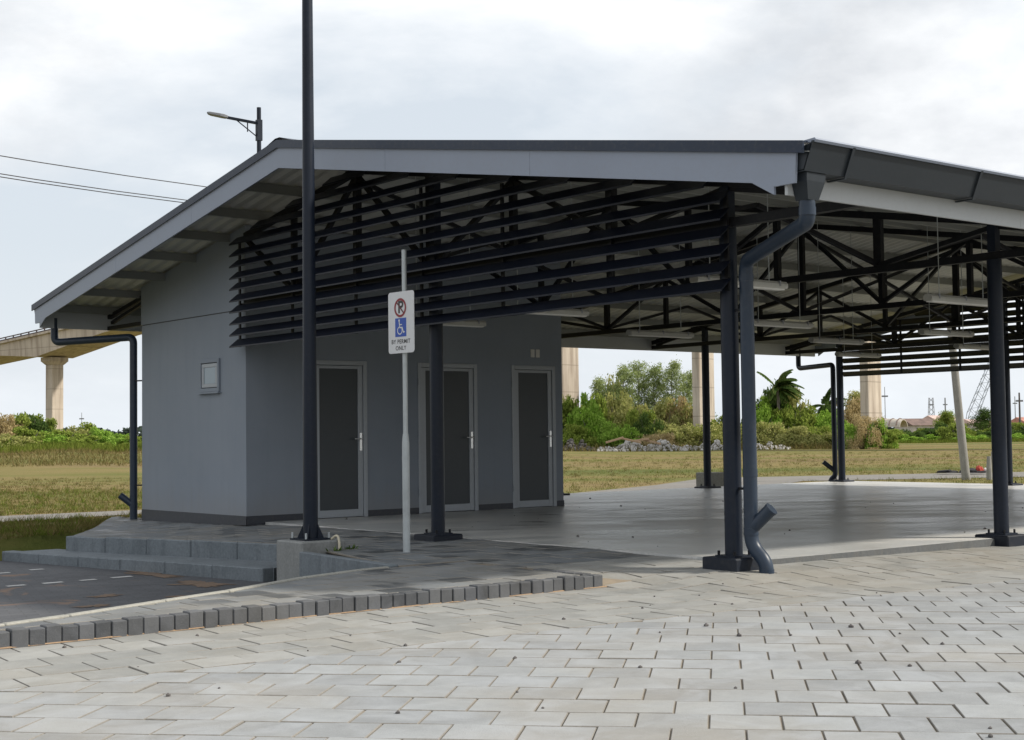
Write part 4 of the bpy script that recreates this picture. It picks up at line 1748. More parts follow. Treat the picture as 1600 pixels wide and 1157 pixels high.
# ================================================================== BEYOND
# wooden poles behind the far gable
base = Vector((24.71, 14.31, -.3))
q = MB()
lean = -RH * .08
tp = base + lean * 6.6 + Vector((0, 0, 6.6))
q.tube([base, base + (tp - base) * .3, base + (tp - base) * .65 + RH * .02, tp], [.115, .105, .095, .085], 14)
up_ = thing('utility_pole', 'leaning weathered wooden pole standing behind the far louvres', 'pole', base)
q.build('pole_shaft', 'pole_wood', up_)
q = MB()
q.tube([tp - Vector((0, 0, .5)) - RH * .5, tp - Vector((0, 0, .5)) + RH * .5], .04, 8)
q.build('crossarm', 'pole_wood', up_)
b2 = Vector((25.0, 13.8, -.3))
q = MB()
q.tube([b2, b2 + Vector((0, 0, .35)), b2 + Vector((.01, 0, .66))], [.075, .07, .05], 9, smooth=False)
q.tube([b2 + RH * .05, b2 + RH * .075 + Vector((0, 0, .78))], [.02, .012], 6)
tag(q.build('timber_stump', 'pole_wood'), 'short split grey timber post beside the leaning pole', 'post')
# rubbish heap on the path
lt = thing('litter_heap', 'small heap of dark cloth and red bag lying on the path behind the leaning pole', 'litter', (31, 18, -.25))
for nm, mat, c, r in (('dark_sheet', 'cloth_dark', place(13.75, 43.2), (.42, .3, .11)), ('red_bag', 'cloth_red', place(13.93, 43.1), (.13, .12, .20)), ('white_bag', 'white_plastic', place(14.12, 43.1), (.08, .09, .13)), ('dark_sheet', 'cloth_dark', place(13.05, 43.4), (.30, .2, .07))):
    bm = bmesh.new()
    bmesh.ops.create_icosphere(bm, subdivisions=3, radius=1)
    for v in bm.verts:
        k = 1 + .45 * mnoise.noise(v.co * 2.2 + Vector((c.x, c.y, 0)))
        w = v.co * k
        a = RH * w.x * r[0] + FH * w.y * r[1]
        v.co = Vector((c.x + a.x, c.y + a.y, -.2 + max(-.02, w.z * r[2])))
    me = bpy.data.meshes.new(nm)
    bm.to_mesh(me); bm.free()
    me.materials.append(MATS[mat])
    o_ = bpy.data.objects.new(nm, me)
    COL.objects.link(o_)
    o_.parent = lt
    o_.matrix_parent_inverse = Matrix.Translation(-Vector(lt.location))

# concrete block behind the far eave column
q = MB()
q.box(12.75, 13.2, 12.35, 12.75, -.3, .26)
tag(q.build('concrete_block', 'concrete_light', None, .015), 'pale concrete block standing behind a far column at the hall edge', 'block')

# ---- viaduct
def viaduct():
    vb = thing('viaduct', 'tan concrete viaduct on tall piers crossing behind the hall', 'bridge', place(-20, 150))
    P0 = Vector((-54.1, 170.0)); P1 = Vector((27.6, 110.5))
    d = (P1 - P0).normalized()
    nrm = Vector((d.y, -d.x))       # (lat, dep)
    def pt(s, off, z):
        q = P0 + d * s + nrm * off
        return place(q.x, q.y, z)
    def deck_top(s):
        return 13.56 + (.088 * s if s < 12 else 1.056 + .03 * (s - 12))
    piers = [0, 73.0, 86.5, 101.0]
    def depth(s):
        return 1.0 + 1.65 * max(0, 1 - s / 18) if s >= 0 else 1.6 + 1.05 * max(0, 1 + s / 7)
    # box girder
    m_ = MB()
    ss = [-90, -60, -45, -34] + [i * 1.0 for i in range(-30, 36)] + [40, 50, 60, 70, 80, 90, 100, 110, 130, 160]
    vs = []
    for s in ss:
        zt = deck_top(s)
        for off, z in ((-3.0, zt), (3.0, zt), (3.0, zt - .25), (2.7, zt - .32), (2.6, zt - depth(s)), (-2.6, zt - depth(s)), (-2.7, zt - .32), (-3.0, zt - .25)):
            vs.append(pt(s, off, z))
    fs = []
    for i in range(len(ss) - 1):
        for k in range(8):
            fs.append((i * 8 + k, i * 8 + (k + 1) % 8, (i + 1) * 8 + (k + 1) % 8, (i + 1) * 8 + k))
    fs += [tuple(range(8)), tuple(len(vs) - 8 + k for k in range(8))]
    m_.add(vs, fs)
    dk = m_.build('deck', 'bridge_concrete', vb)
    for off in (-2.85, 2.85):
        r = MB()
        for a, b in zip(ss, ss[1:]):
            r.bar(pt(a, off, deck_top(a) + .38), pt(b, off, deck_top(b) + .38), .12, .12)
        s = -70
        while s < 60:
            r.bar(pt(s, off, deck_top(s) - .02), pt(s, off, deck_top(s) + .33), .12, .14, (1, 0, 0))
            s += 1.5
        tag(r.build('railing', 'bridge_rail', dk), kind='stuff')
        r = MB()
        for a, b in zip(ss, ss[1:]):
            r.bar(pt(a, off * 1.01, deck_top(a) + .08), pt(b, off * 1.01, deck_top(b) + .08), .2, .16)
        r.build('parapet', 'bridge_rail', dk)
    D3, N3 = RH * d.x + FH * d.y, RH * nrm.x + FH * nrm.y
    for s in piers:
        zt = deck_top(s) - depth(s)
        m_ = MB()
        wp = 1.6 if s == 0 else 2.6
        wa = 1.27 if s == 0 else .69
        c = pt(s, 0, 0)
        m_.obox((c.x, c.y, (zt - .9 - 1.5) / 2), D3, N3, (0, 0, 1), wa, wp, zt - .9 + 1.5)
        po = m_.build('pier', 'bridge_concrete', vb, .05)
        m_ = MB()
        lo = [c + D3 * a * wa / 2 + N3 * b * wp / 2 + Vector((0, 0, zt - .9)) for a, b in ((-1, -1), (1, -1), (1, 1), (-1, 1))]
        hi = [c + D3 * a * (wa / 2 + .3) + N3 * b * (wp / 2 + .45) + Vector((0, 0, zt - .45)) for a, b in ((-1, -1), (1, -1), (1, 1), (-1, 1))]
        h2 = [v + Vector((0, 0, .44)) for v in hi]
        m_.add(lo + hi + h2, [(0, 1, 2, 3), (0, 1, 5, 4), (1, 2, 6, 5), (2, 3, 7, 6), (3, 0, 4, 7), (4, 5, 9, 8), (5, 6, 10, 9), (6, 7, 11, 10), (7, 4, 8, 11), (8, 9, 10, 11)])
        m_.build('pier_cap', 'bridge_concrete', po)


viaduct()

# ---- overhead wires at left
wr = thing('overhead_wires', 'three thin overhead wires sloping down behind the roof at left', 'wires', (0, 52, 0))
for a, b in (((11.78, 51.49, 12.98), (23.03, 55.27, 13.34)), ((11.79, 51.52, 12.23), (22.31, 55.88, 12.70)), ((11.8, 51.52, 12.10), (22.27, 55.92, 12.57))):
    a, b = Vector(a), Vector(b)
    d = b - a
    q = MB()
    pts = []
    for i in range(25):
        t_ = -4 + 10 * i / 24
        p_ = a + d * t_
        p_.z += .16 * (t_ - .5) ** 2 - .04
        pts.append(p_)
    q.tube(pts, .022, 6)
    q.build('wire', 'wire_black', wr)


# ---- vegetation
def leaf_mesh(name, mat, n, leaf, clumps, radii, seed, aspect=.55, droop=0.0, shell=.45, flat=0.0):
    r = np.random.default_rng(seed)
    # clumps through the volume
    dirs = r.normal(size=(clumps, 3)); dirs /= np.linalg.norm(dirs, axis=1)[:, None]
    rad = shell + (1 - shell) * r.random(clumps) ** .6
    cen = dirs * rad[:, None]
    cen[:, 2] = np.abs(cen[:, 2]) * 1.0 - .12 * r.random(clumps)
    cs = .14 + .16 * r.random(clumps)
    idx = r.integers(0, clumps, n)
    off = r.normal(size=(n, 3)); off /= np.linalg.norm(off, axis=1)[:, None]
    off *= (r.random(n) ** .5)[:, None]
    p = cen[idx] + off * cs[idx][:, None] * np.array([1.15, 1.15, .8])
    p = p * np.array(radii)
    p[:, 2] -= droop * (p[:, 0] ** 2 + p[:, 1] ** 2)
    p[:, 2] = np.maximum(p[:, 2], .02)
    a = r.normal(size=(n, 3)); a[:, 2] *= (1 - flat)
    a /= np.linalg.norm(a, axis=1)[:, None]
    b = np.cross(a, r.normal(size=(n, 3))); b /= np.linalg.norm(b, axis=1)[:, None]
    s = leaf * (.6 + .8 * r.random(n))
    A = a * (s * .5)[:, None]; B = b * (s * .5 * aspect)[:, None]
    v = np.empty((n, 4, 3))
    v[:, 0] = p - A; v[:, 1] = p + B; v[:, 2] = p + A; v[:, 3] = p - B
    return raw_mesh(name, v.reshape(-1, 3), 4, mat)


def raw_mesh(name, v, k, mat):
    me = bpy.data.meshes.new(name)
    nv = len(v); nf = nv // k
    me.vertices.add(nv)
    me.vertices.foreach_set('co', np.ascontiguousarray(v, dtype=np.float32).ravel())
    me.loops.add(nv)
    me.loops.foreach_set('vertex_index', np.arange(nv, dtype=np.int32))
    me.polygons.add(nf)
    me.polygons.foreach_set('loop_start', np.arange(0, nv, k, dtype=np.int32))
    me.update(calc_edges=True)
    me.materials.append(MATS[mat])
    return me


def stem_mesh(name, seed, H, spread, n, r0, mat='bark'):
    rr = random.Random(seed)
    m_ = MB()
    for k in range(n):
        a = rr.random() * 6.28
        s = spread * (.3 + .7 * rr.random())
        h_ = H * (.7 + .3 * rr.random())
        p0 = Vector((.06 * math.cos(a), .06 * math.sin(a), -.3))
        p1 = Vector((s * .35 * math.cos(a), s * .35 * math.sin(a), h_ * .5))
        p2 = Vector((s * math.cos(a), s * math.sin(a), h_))
        m_.tube([p0, p1, p2], [r0, r0 * .7, r0 * .25], 6)
    return m_.mesh(name, mat)


PROTO = {}
for key, mat, n, leaf, cl_, seed, sh in (('green', 'leaf_green', 7800, .10, 46, 1, .45), ('bright', 'leaf_bright', 7800, .10, 44, 2, .5), ('olive', 'leaf_olive', 8400, .085, 50, 3, .45),
                                         ('dry', 'leaf_dry', 9000, .065, 54, 4, .4), ('dark', 'leaf_dark', 7800, .09, 46, 5, .45)):
    PROTO[key] = [leaf_mesh('foliage', mat, n, leaf, cl_, (1, 1, 1), seed + 10 * q, shell=sh) for q in range(2)]
    PROTO[key].append(stem_mesh('stems', seed, .8, .6, 7, .03))


def shrub(lat, dep, w, h, key, label, group, zbase=None, k=0):
    p = place(lat, dep)
    z = ground_z(p.x, p.y) if zbase is None else zbase
    t = thing('shrub', label, 'shrub', (p.x, p.y, z), group)
    t.rotation_euler = (0, 0, random.random() * 6.28)
    t.scale = (w * .66, w * .66, h / 1.05)
    child(bpy.data.objects.new('foliage', PROTO[key][k % 2]), t)
    child(bpy.data.objects.new('stems', PROTO[key][2]), t)
    return t


def lat_of(px, dep):
    return (px - 800) / FPX * dep


def h_of(py, px, dep, zb):
    hy = 690 - 10 * px / 800
    return (hy - py) * dep / FPX + CAM.z - zb


SH = [
    # px, top py, depth, width(m), kind
    (872, 628, 119, 3.6, 'green'), (893, 618, 122, 3.4, 'olive'), (915, 624, 118, 2.6, 'bright'), (925, 640, 116, 2.6, 'bright'), (940, 622, 123, 3.0, 'green'), (950, 655, 115, 2.6, 'bright'),
    (964, 616, 124, 3.0, 'olive'), (984, 618, 122, 3.2, 'olive'), (976, 668, 114, 2.2, 'bright'), (1000, 636, 117, 2.6, 'green'), (1008, 645, 116, 2.4, 'dark'), (1020, 648, 118, 2.4, 'olive'),
    (1040, 626, 121, 3.4, 'olive'), (1062, 620, 122, 3.4, 'dry'), (1082, 632, 121, 3.0, 'olive'), (1055, 662, 116, 3.6, 'olive'), (1085, 664, 115, 3.4, 'olive'), (1110, 660, 117, 3.2, 'olive'), (1128, 648, 119, 3.0, 'green'),
    (900, 660, 115, 3.0, 'green'), (1030, 678, 113, 3.0, 'dry'), (1185, 636, 119, 2.8, 'bright'), (1205, 628, 121, 3.4, 'bright'), (1232, 634, 120, 3.2, 'green'), (1255, 640, 119, 3.0, 'green'), (1276, 644, 120, 2.8, 'bright'),
    (1192, 662, 115, 3.0, 'olive'), (1222, 660, 114, 3.6, 'olive'), (1250, 668, 113, 3.2, 'olive'), (1275, 664, 114, 2.8, 'green'), (1296, 648, 118, 2.6, 'bright'), (1318, 640, 121, 2.8, 'dry'), (1335, 622, 124, 3.4, 'dry'),
    (1352, 632, 120, 2.6, 'dry'), (1340, 660, 116, 3.0, 'bright'), (1362, 652, 114, 1.7, 'dry'), (1300, 676, 113, 2.8, 'olive'), (1150, 650, 119, 3, 'green'), (1168, 664, 115, 2.6, 'olive'),
    (1358, 672, 122, 3.0, 'bright'), (1350, 650, 106, 2.0, 'dry'), (1368, 656, 106, 1.8, 'bright'), (1378, 668, 106, 1.8, 'green'), (1336, 664, 107, 2.0, 'bright'), (1200, 606, 123, 2.6, 'dark'), (1222, 600, 123, 3.0, 'dark'), (1242, 612, 122, 2.6, 'olive'), (1290, 632, 122, 2.4, 'dark'), (960, 590, 131, 2.6, 'olive'),
]
words = {'green': 'mid green', 'bright': 'bright yellow-green', 'olive': 'olive green', 'dry': 'dry brown', 'dark': 'dark green'}
for i, (px, py, dep, w, key) in enumerate(SH):
    lat = lat_of(px, dep)
    p = place(lat, dep)
    zb = ground_z(p.x, p.y)
    h_ = h_of(py, px, dep, zb) * 1.12
    tall = 'tall' if h_ > 2.9 else ('low' if h_ < 1.8 else 'middling')
    where = ('behind the left of the rubble' if px < 960 else 'behind the middle of the rubble' if px < 1040 else 'left of the dark far column' if px < 1100 else 'between the dark far column and near column' if px < 1150
             else 'below the palm' if px < 1240 else 'left of the far corner column' if px < 1305 else 'right of the far corner column')
    shrub(lat, dep, w, h_, key, '%s %s scrub bush %s' % (tall, words[key], where), '%s %s bushes %s' % (tall, words[key], where), k=i)
# left bank
SL = [(-8, 640, 96, 2.2, 'dry'), (8, 646, 97, 2.0, 'dry'), (24, 652, 98, 2.4, 'green'), (40, 640, 100, 2.3, 'green'), (55, 645, 99, 2.2, 'dark'), (68, 648, 101, 2.0, 'green'), (48, 668, 94, 2.8, 'green'), (80, 674, 95, 2.4, 'bright'),
      (105, 672, 96, 2.6, 'green'), (122, 664, 99, 2.4, 'olive'), (140, 662, 100, 2.6, 'green'), (158, 668, 98, 2.2, 'bright'), (176, 676, 97, 2.2, 'bright'), (195, 678, 98, 2.2, 'bright'), (212, 682, 97, 2.0, 'green'), (20, 676, 93, 2.6, 'olive'), (130, 682, 94, 2.6, 'green'), (228, 680, 98, 2.4, 'green')]
for i, (px, py, dep, w, key) in enumerate(SL):
    lat = lat_of(px, dep)
    p = place(lat, dep)
    zb = ground_z(p.x, p.y)
    h_ = max(.8, h_of(py, px, dep, zb) * 1.08)
    where = 'at the far left edge of the field' if px < 15 else 'left of the leftmost bridge pier' if px < 66 else 'before the leftmost bridge pier' if px < 115 else 'between the leftmost pier and the room'
    shrub(lat, dep, w, h_, key, '%s bank bush %s' % (words[key], where), '%s bank bushes %s' % (words[key], where), k=i)
# hedge at the right
for i, px in enumerate(range(1372, 1660, 17)):
    dep = 158 + random.uniform(-5, 6)
    lat = lat_of(px, dep)
    p = place(lat, dep)
    key = ['dark', 'green', 'dark', 'dark', 'green', 'dark'][i % 6]
    py = 668 + random.uniform(-6, 6) if px < 1580 else 655
    if px in (1474, 1491): py = 655
    h_ = h_of(py, px, dep, ground_z(p.x, p.y))
    where = 'left of the leaning pole' if px < 1495 else 'between leaning pole and right-hand column' if px < 1550 else 'right of the right-hand column'
    shrub(lat, dep, 2.8 + random.random(), h_, key, '%s hedge bush %s' % (words[key], where), '%s hedge bushes %s' % (words[key], where), k=i)
    if i % 2 == 0:
        shrub(lat_of(px + 6, dep - 5), dep - 5, 3.0, .9, 'bright', 'low bright weeds under the hedge %s' % where, 'weeds at the hedge foot %s' % where, k=i)


# airy trees
def airy_tree(lat, dep, h, w, label, seed, mat='leaf_pine'):
    p = place(lat, dep)
    z = ground_z(p.x, p.y)
    t = thing('tree', label, 'tree', (p.x, p.y, z))
    rr = random.Random(seed)
    tr = MB()
    r0 = .10
    tr.tube([(0, 0, -.3), (.05, .03, h * .35), (.0, .08, h * .7), (.05, .05, h * .97)], [r0, r0 * .8, r0 * .45, r0 * .12], 8)
    pts = []
    for k in range(34):
        f_ = .25 + .73 * (k / 33)
        a = rr.random() * 6.283
        L_ = w * .5 * (1.05 - .75 * ((f_ - .25) / .73) ** 1.3) * (.55 + .55 * rr.random())
        z0 = h * f_ * .95
        p0 = Vector((0, .05, z0))
        p1 = Vector((L_ * math.cos(a), L_ * math.sin(a), min(z0 + L_ * (.35 + .4 * rr.random()), h)))
        tr.tube([p0, (p0 + p1) / 2 + Vector((0, 0, .05)), p1], [r0 * .3, r0 * .2, r0 * .06], 5)
        for q in range(4):
            pts.append(p0 + (p1 - p0) * (.4 + .2 * q) + Vector((rr.gauss(0, .12), rr.gauss(0, .12), rr.gauss(0, .12))))
    o_ = tr.build('trunk', 'bark', None)
    o_.parent = t
    r = np.random.default_rng(seed)
    c = np.array([tuple(q) for q in pts])
    n = 6000
    idx = r.integers(0, len(c), n)
    pos = c[idx] + r.normal(size=(n, 3)) * np.array([.22, .22, .17])
    a = r.normal(size=(n, 3)); a[:, 2] += .5; a /= np.linalg.norm(a, axis=1)[:, None]
    b = np.cross(a, r.normal(size=(n, 3))); b /= np.linalg.norm(b, axis=1)[:, None]
    s = .20 * (.6 + .8 * r.random(n))
    A = a * (s * .5)[:, None]; B = b * (s * .16)[:, None]
    v = np.empty((n, 4, 3))
    v[:, 0] = pos - A; v[:, 1] = pos + B; v[:, 2] = pos + A; v[:, 3] = pos - B
    child(bpy.data.objects.new('crown', raw_mesh('crown', v.reshape(-1, 3), 4, mat)), t)
    return t


TREES = [(936, 596, 128, 2.6, 'slender grey-green tree, leftmost behind the scrub', 21), (975, 576, 126, 3.4, 'broad dark-edged tree second from left above the scrub', 22), (998, 570, 128, 3.6, 'tall feathery tree in the middle of the tree group', 23),
         (1022, 574, 127, 3.2, 'feathery tree right of the middle of the tree group', 24), (1050, 567, 126, 3.4, 'tallest pointed tree of the group left of the dark column', 25), (1078, 584, 128, 3.4, 'open branched tree just left of the dark far column', 26)]
for px, py, dep, w, lab, sdd in TREES:
    airy_tree(lat_of(px, dep), dep, h_of(py, px, dep, -.27) * 1.04, w * 1.25, lab, sdd)
airy_tree(lat_of(1338, 130), 130, h_of(612, 1338, 130, -.27), 2.6, 'thin bare-topped tree right of the far corner column', 31, 'leaf_olive')
airy_tree(lat_of(1478, 172), 172, h_of(646, 1478, 172, -.27), 3.2, 'small round tree rising from the hedge left of the pole', 32, 'leaf_green')
airy_tree(lat_of(1535, 175), 175, h_of(643, 1535, 175, -.27), 3.4, 'small pointed tree rising from the hedge right of the pole', 33, 'leaf_dark')


# coconut palms, crowns blown to the right
def palm(lat, dep, h, L_, label, seed, nf=24):
    p = place(lat, dep)
    t = thing('palm_tree', label, 'palm', (p.x, p.y, ground_z(p.x, p.y)))
    rr = random.Random(seed)
    m_ = MB()
    m_.tube([(0, 0, -.3), RH * .15 + Vector((0, 0, h * .4)), RH * .1 + Vector((0, 0, h * .75))], [.17, .13, .10], 9)
    o_ = m_.build('trunk', 'bark', None); o_.parent = t
    top_ = RH * .1 + Vector((0, 0, h * .74))
    quads = []
    ribs = MB()
    for k in range(nf):
        a = 6.283 * k / nf + rr.uniform(-.2, .2)
        el = rr.uniform(-.1, 1.35)
        d0 = (RH * math.cos(a) + FH * math.sin(a)) * math.cos(el) + Vector((0, 0, math.sin(el)))
        d0 = (d0 + RH * .35).normalized()
        pts = [top_.copy()]
        d = d0.copy()
        ll = L_ * rr.uniform(.8, 1.1)
        for s in range(9):
            pts.append(pts[-1] + d * ll / 9)
            d = (d + Vector((0, 0, -.17)) + RH * .085).normalized()
        ribs.tube(pts, [.025 * (1 - i / 11) for i in range(10)], 4)
        for i in range(1, 9):
            for q in range(7):
                f_ = q / 7
                c = pts[i] * (1 - f_) + pts[i + 1 if i < 9 else 9] * f_
                dd = (pts[min(i + 1, 9)] - pts[i]).normalized()
                side = dd.cross(Vector((0, 0, 1)))
                if side.length < .05: side = FH.copy()
                side.normalize()
                ln = .62 * (1 - abs((i + f_) / 9 - .45) * 1.2) * (L_ / 2.4)
                for sg_ in (-1, 1):
                    tip = c + (side * sg_ * .75 + dd * .5 + Vector((0, 0, -.55)) + RH * .2).normalized() * ln
                    w = dd * .042
                    quads += [c - w, c + w, tip + w * .3, tip - w * .3]
    o2 = child(bpy.data.objects.new('crown', raw_mesh('crown', np.array([tuple(q) for q in quads]), 4, 'leaf_dark')), t)
    o3 = ribs.build('frond_ribs', 'leaf_olive', None); o3.parent = o2


palm(lat_of(1213, 120), 120, h_of(590, 1213, 120, -.27) * 1.12, 2.3, 'coconut palm with wind-blown fronds between near downpipe and far corner', 5)
palm(lat_of(1287, 124), 124, h_of(622, 1287, 124, -.27) * 1.12, 2.0, 'smaller coconut palm half hidden behind the far downpipe', 6, 14)

# far wood at left and right horizon
r = np.random.default_rng(77)
quads = []
for lat0, lat1, dep, hh, n in ((-150, 200, 420, 5.2, 16000),):
    lat = r.uniform(lat0, lat1, n)
    prof = hh * (.55 + .45 * (.5 + .5 * np.sin(lat * .17 + 1) * np.sin(lat * .053)) + .25 * np.sin(lat * .61) * .5)
    prof = np.where(lat > -60, prof * .62, prof)
    z = r.random(n) ** .8 * prof
    dd = dep + r.uniform(-6, 6, n)
    for a_, d_, z_ in zip(lat, dd, z):
        p_ = place(a_, d_, z_ - .3)
        u = Vector((r.normal(), r.normal(), r.normal())).normalized(); w = u.cross(Vector((r.normal(), r.normal(), r.normal()))).normalized()
        s = .75
        quads += [p_ - u * s, p_ + w * s * .7, p_ + u * s, p_ - w * s * .7]
tag(bpy.data.objects.new('far_wood', raw_mesh('far_wood', np.array([tuple(q) for q in quads]), 4, 'leaf_far')), 'dark line of far trees along the horizon', 'trees', kind='stuff')
COL.objects.link(bpy.data.objects['far_wood'])


# grass blades over the near field
def grass(name, n, sampler, hmin, hmax, wid, mat, seed):
    r = np.random.default_rng(seed)
    out = []
    for k in range(n):
        x, y = sampler(r)
        z = ground_z(x, y)
        if z < -.4: continue
        h_ = hmin + (hmax - hmin) * r.random() ** 2
        a = r.random() * 6.283
        w = wid * (.6 + .8 * r.random())
        lx, ly = r.normal() * h_ * .5, r.normal() * h_ * .5
        c, s = math.cos(a) * w, math.sin(a) * w
        out += [(x - c, y - s, z - .01), (x + c, y + s, z - .01), (x + lx, y + ly, z + h_)]
    o_ = bpy.data.objects.new(name, raw_mesh(name, np.array(out), 3, mat))
    COL.objects.link(o_)
    tag(o_, kind='stuff')
    return o_


def on_path(x, y):
    for (a, b) in zip(cl, cl[1:]):
        A, B, P_ = Vector(a[:2]), Vector(b[:2]), Vector((x, y))
        t_ = max(0, min(1, (P_ - A).dot(B - A) / (B - A).length_squared))
        if (P_ - A - (B - A) * t_).length < (a[2] * (1 - t_) + b[2] * t_) / 2 + .05:
            return True
    return False


def samp_view(px0, px1, d0, d1, pw=1.0):
    def f_(r):
        for _ in range(6):
            dep = d0 + (d1 - d0) * r.random() ** pw
            px = px0 + (px1 - px0) * r.random()
            p_ = place((px - 800) / FPX * dep, dep)
            if not on_path(p_.x, p_.y):
                return p_.x, p_.y
        return p_.x, p_.y
    return f_


grass('grass', 16000, samp_view(-40, 235, 17, 40, 1.6), .015, .055, .006, 'blade_mix', 1).name = 'grass'
o_ = grass('grass_verge', 12000, samp_view(-40, 240, 16.5, 21.0), .02, .07, .006, 'blade_mix', 2)
grass('grass_verge', 5000, samp_view(-40, 240, 16.5, 19.0), .02, .08, .006, 'blade_green', 9)
grass('grass_field', 9000, samp_view(-40, 240, 62, 98), .08, .30, .02, 'blade_mix', 3)
grass('grass_field', 14000, samp_view(870, 1640, 26, 75, 1.2), .02, .06, .010, 'blade_mix', 4)

def tufts(name, n, sampler, mat, seed):
    r = np.random.default_rng(seed)
    out = []
    for k in range(n):
        x, y = sampler(r)
        z = ground_z(x, y)
        if z < -.5: continue
        H = .05 + .12 * r.random() ** 2
        for b in range(9):
            a = r.random() * 6.283
            ox_, oy_ = r.normal() * .06, r.normal() * .06
            c, s_ = math.cos(a) * .007, math.sin(a) * .007
            lx, ly = r.normal() * H * .6, r.normal() * H * .6
            out += [(x + ox_ - c, y + oy_ - s_, z - .01), (x + ox_ + c, y + oy_ + s_, z - .01), (x + ox_ + lx, y + oy_ + ly, z + H * (.6 + .4 * r.random()))]
    o_ = bpy.data.objects.new(name, raw_mesh(name, np.array(out), 3, mat))
    COL.objects.link(o_)
    return tag(o_, kind='stuff')


tufts('grass_tufts', 1500, samp_view(-40, 240, 16.5, 50, 1.5), 'blade_mix', 21)
tufts('grass_tufts', 900, samp_view(-40, 240, 16.5, 40, 1.5), 'blade_green', 22)
tufts('grass_tufts', 1800, samp_view(870, 1640, 24, 90, 1.3), 'blade_mix', 23)
tufts('grass_tufts', 900, samp_view(870, 1640, 24, 90, 1.3), 'blade_green', 24)
grass('grass_bank', 7000, samp_view(-40, 240, 84, 100), .2, .7, .03, 'blade_green', 6)
grass('grass_bank', 8000, samp_view(870, 1390, 108, 120), .2, .8, .03, 'blade_mix', 7)
grass('grass_bank', 9000, samp_view(1370, 1640, 146, 158), .1, .5, .04, 'blade_green', 8)


# rubble heaps
def rock(bmv, c, s, rr):
    n = 0
    vs = []
    bm = bmesh.new()
    bmesh.ops.create_icosphere(bm, subdivisions=1, radius=1)
    ax = Vector((rr.uniform(.5, 1.2), rr.uniform(.5, 1.2), rr.uniform(.4, .9)))
    rot = Matrix.Rotation(rr.random() * 6.28, 3, Vector((rr.gauss(0, 1), rr.gauss(0, 1), rr.gauss(0, 1))).normalized())
    for v in bm.verts:
        w = Vector((v.co.x * ax.x, v.co.y * ax.y, v.co.z * ax.z)) * (s * rr.uniform(.75, 1.2))
        v.co = rot @ w + c
    bm.verts.ensure_lookup_table()
    bmv.add([v.co for v in bm.verts], [tuple(v.index for v in f_.verts) for f_ in bm.faces])
    bm.free()


def heap(label, px0, px1, dep, hgt, n, mat, seed, smin=.08, smax=.3):
    rr = random.Random(seed)
    m_ = MB()
    l0, l1 = lat_of(px0, dep), lat_of(px1, dep)
    for k in range(n):
        u = rr.random()
        env = (math.sin(math.pi * min(1, max(0, u))) ** .6) * (.65 + .35 * math.sin(u * 19 + seed))
        lat = l0 + (l1 - l0) * u
        v = rr.uniform(-1, 1)
        z = hgt * env * (1 - abs(v)) * rr.uniform(.75, 1.0)
        p_ = place(lat, dep + v * 1.6)
        rock(m_, Vector((p_.x, p_.y, ground_z(p_.x, p_.y) + max(.02, z))), rr.uniform(smin, smax), rr)
    t = thing('rubble_heap', label, 'rubble', place((l0 + l1) / 2, dep, -.27))
    o_ = m_.build('rubble_stones', mat, t)
    tag(o_, kind='stuff')
    return t


heap('dark earth and stone heap beside the end of the room block', 868, 928, 111, 1.05, 260, 'stone_dark', 1, .06, .22)
heap('long pale broken concrete heap before the scrub', 932, 1092, 110, .95, 620, 'stone_grey', 2, .06, .26)
heap('pale rubble heap right of the dark far column', 1086, 1142, 110, .9, 240, 'stone_grey', 3, .06, .24)
heap('small pale rubble heap right of the near downpipe', 1172, 1228, 110, .62, 240, 'stone_grey', 4, .05, .18)
heap('scatter of pale stones at the far left field edge', -10, 26, 92, .45, 70, 'stone_grey', 5, .05, .2)
for k, (px0, py0, px1, py1, lab) in enumerate([(945, 692, 972, 684, 'left rising'), (968, 685, 1000, 692, 'long middle'), (984, 690, 1012, 686, 'thin upper'), (1002, 687, 1030, 694, 'right falling')]):
    dep = 109.2
    a = place(lat_of(px0, dep), dep, h_of(py0, px0, dep, 0)); b = place(lat_of(px1, dep), dep - .3, h_of(py1, px1, dep, 0))
    q = MB()
    q.bar(a, b, .14, .16)
    tag(q.build('timber_beam', 'timber_raw', None, .02), '%s brown timber lying on top of the long rubble heap' % lab, 'timber', 'timbers on the rubble')


rr = random.Random(3)
m_ = MB()
for k in range(170):
    x, y = -2.30 - rr.random() ** 1.3 * .9, 9.45 + rr.random() * .55
    rock(m_, Vector((x, y, ground_z(x, y) + rr.uniform(0, .05))), rr.uniform(.015, .05), rr)
tag(m_.build('crushed_stone', 'stone_dark'), kind='stuff')

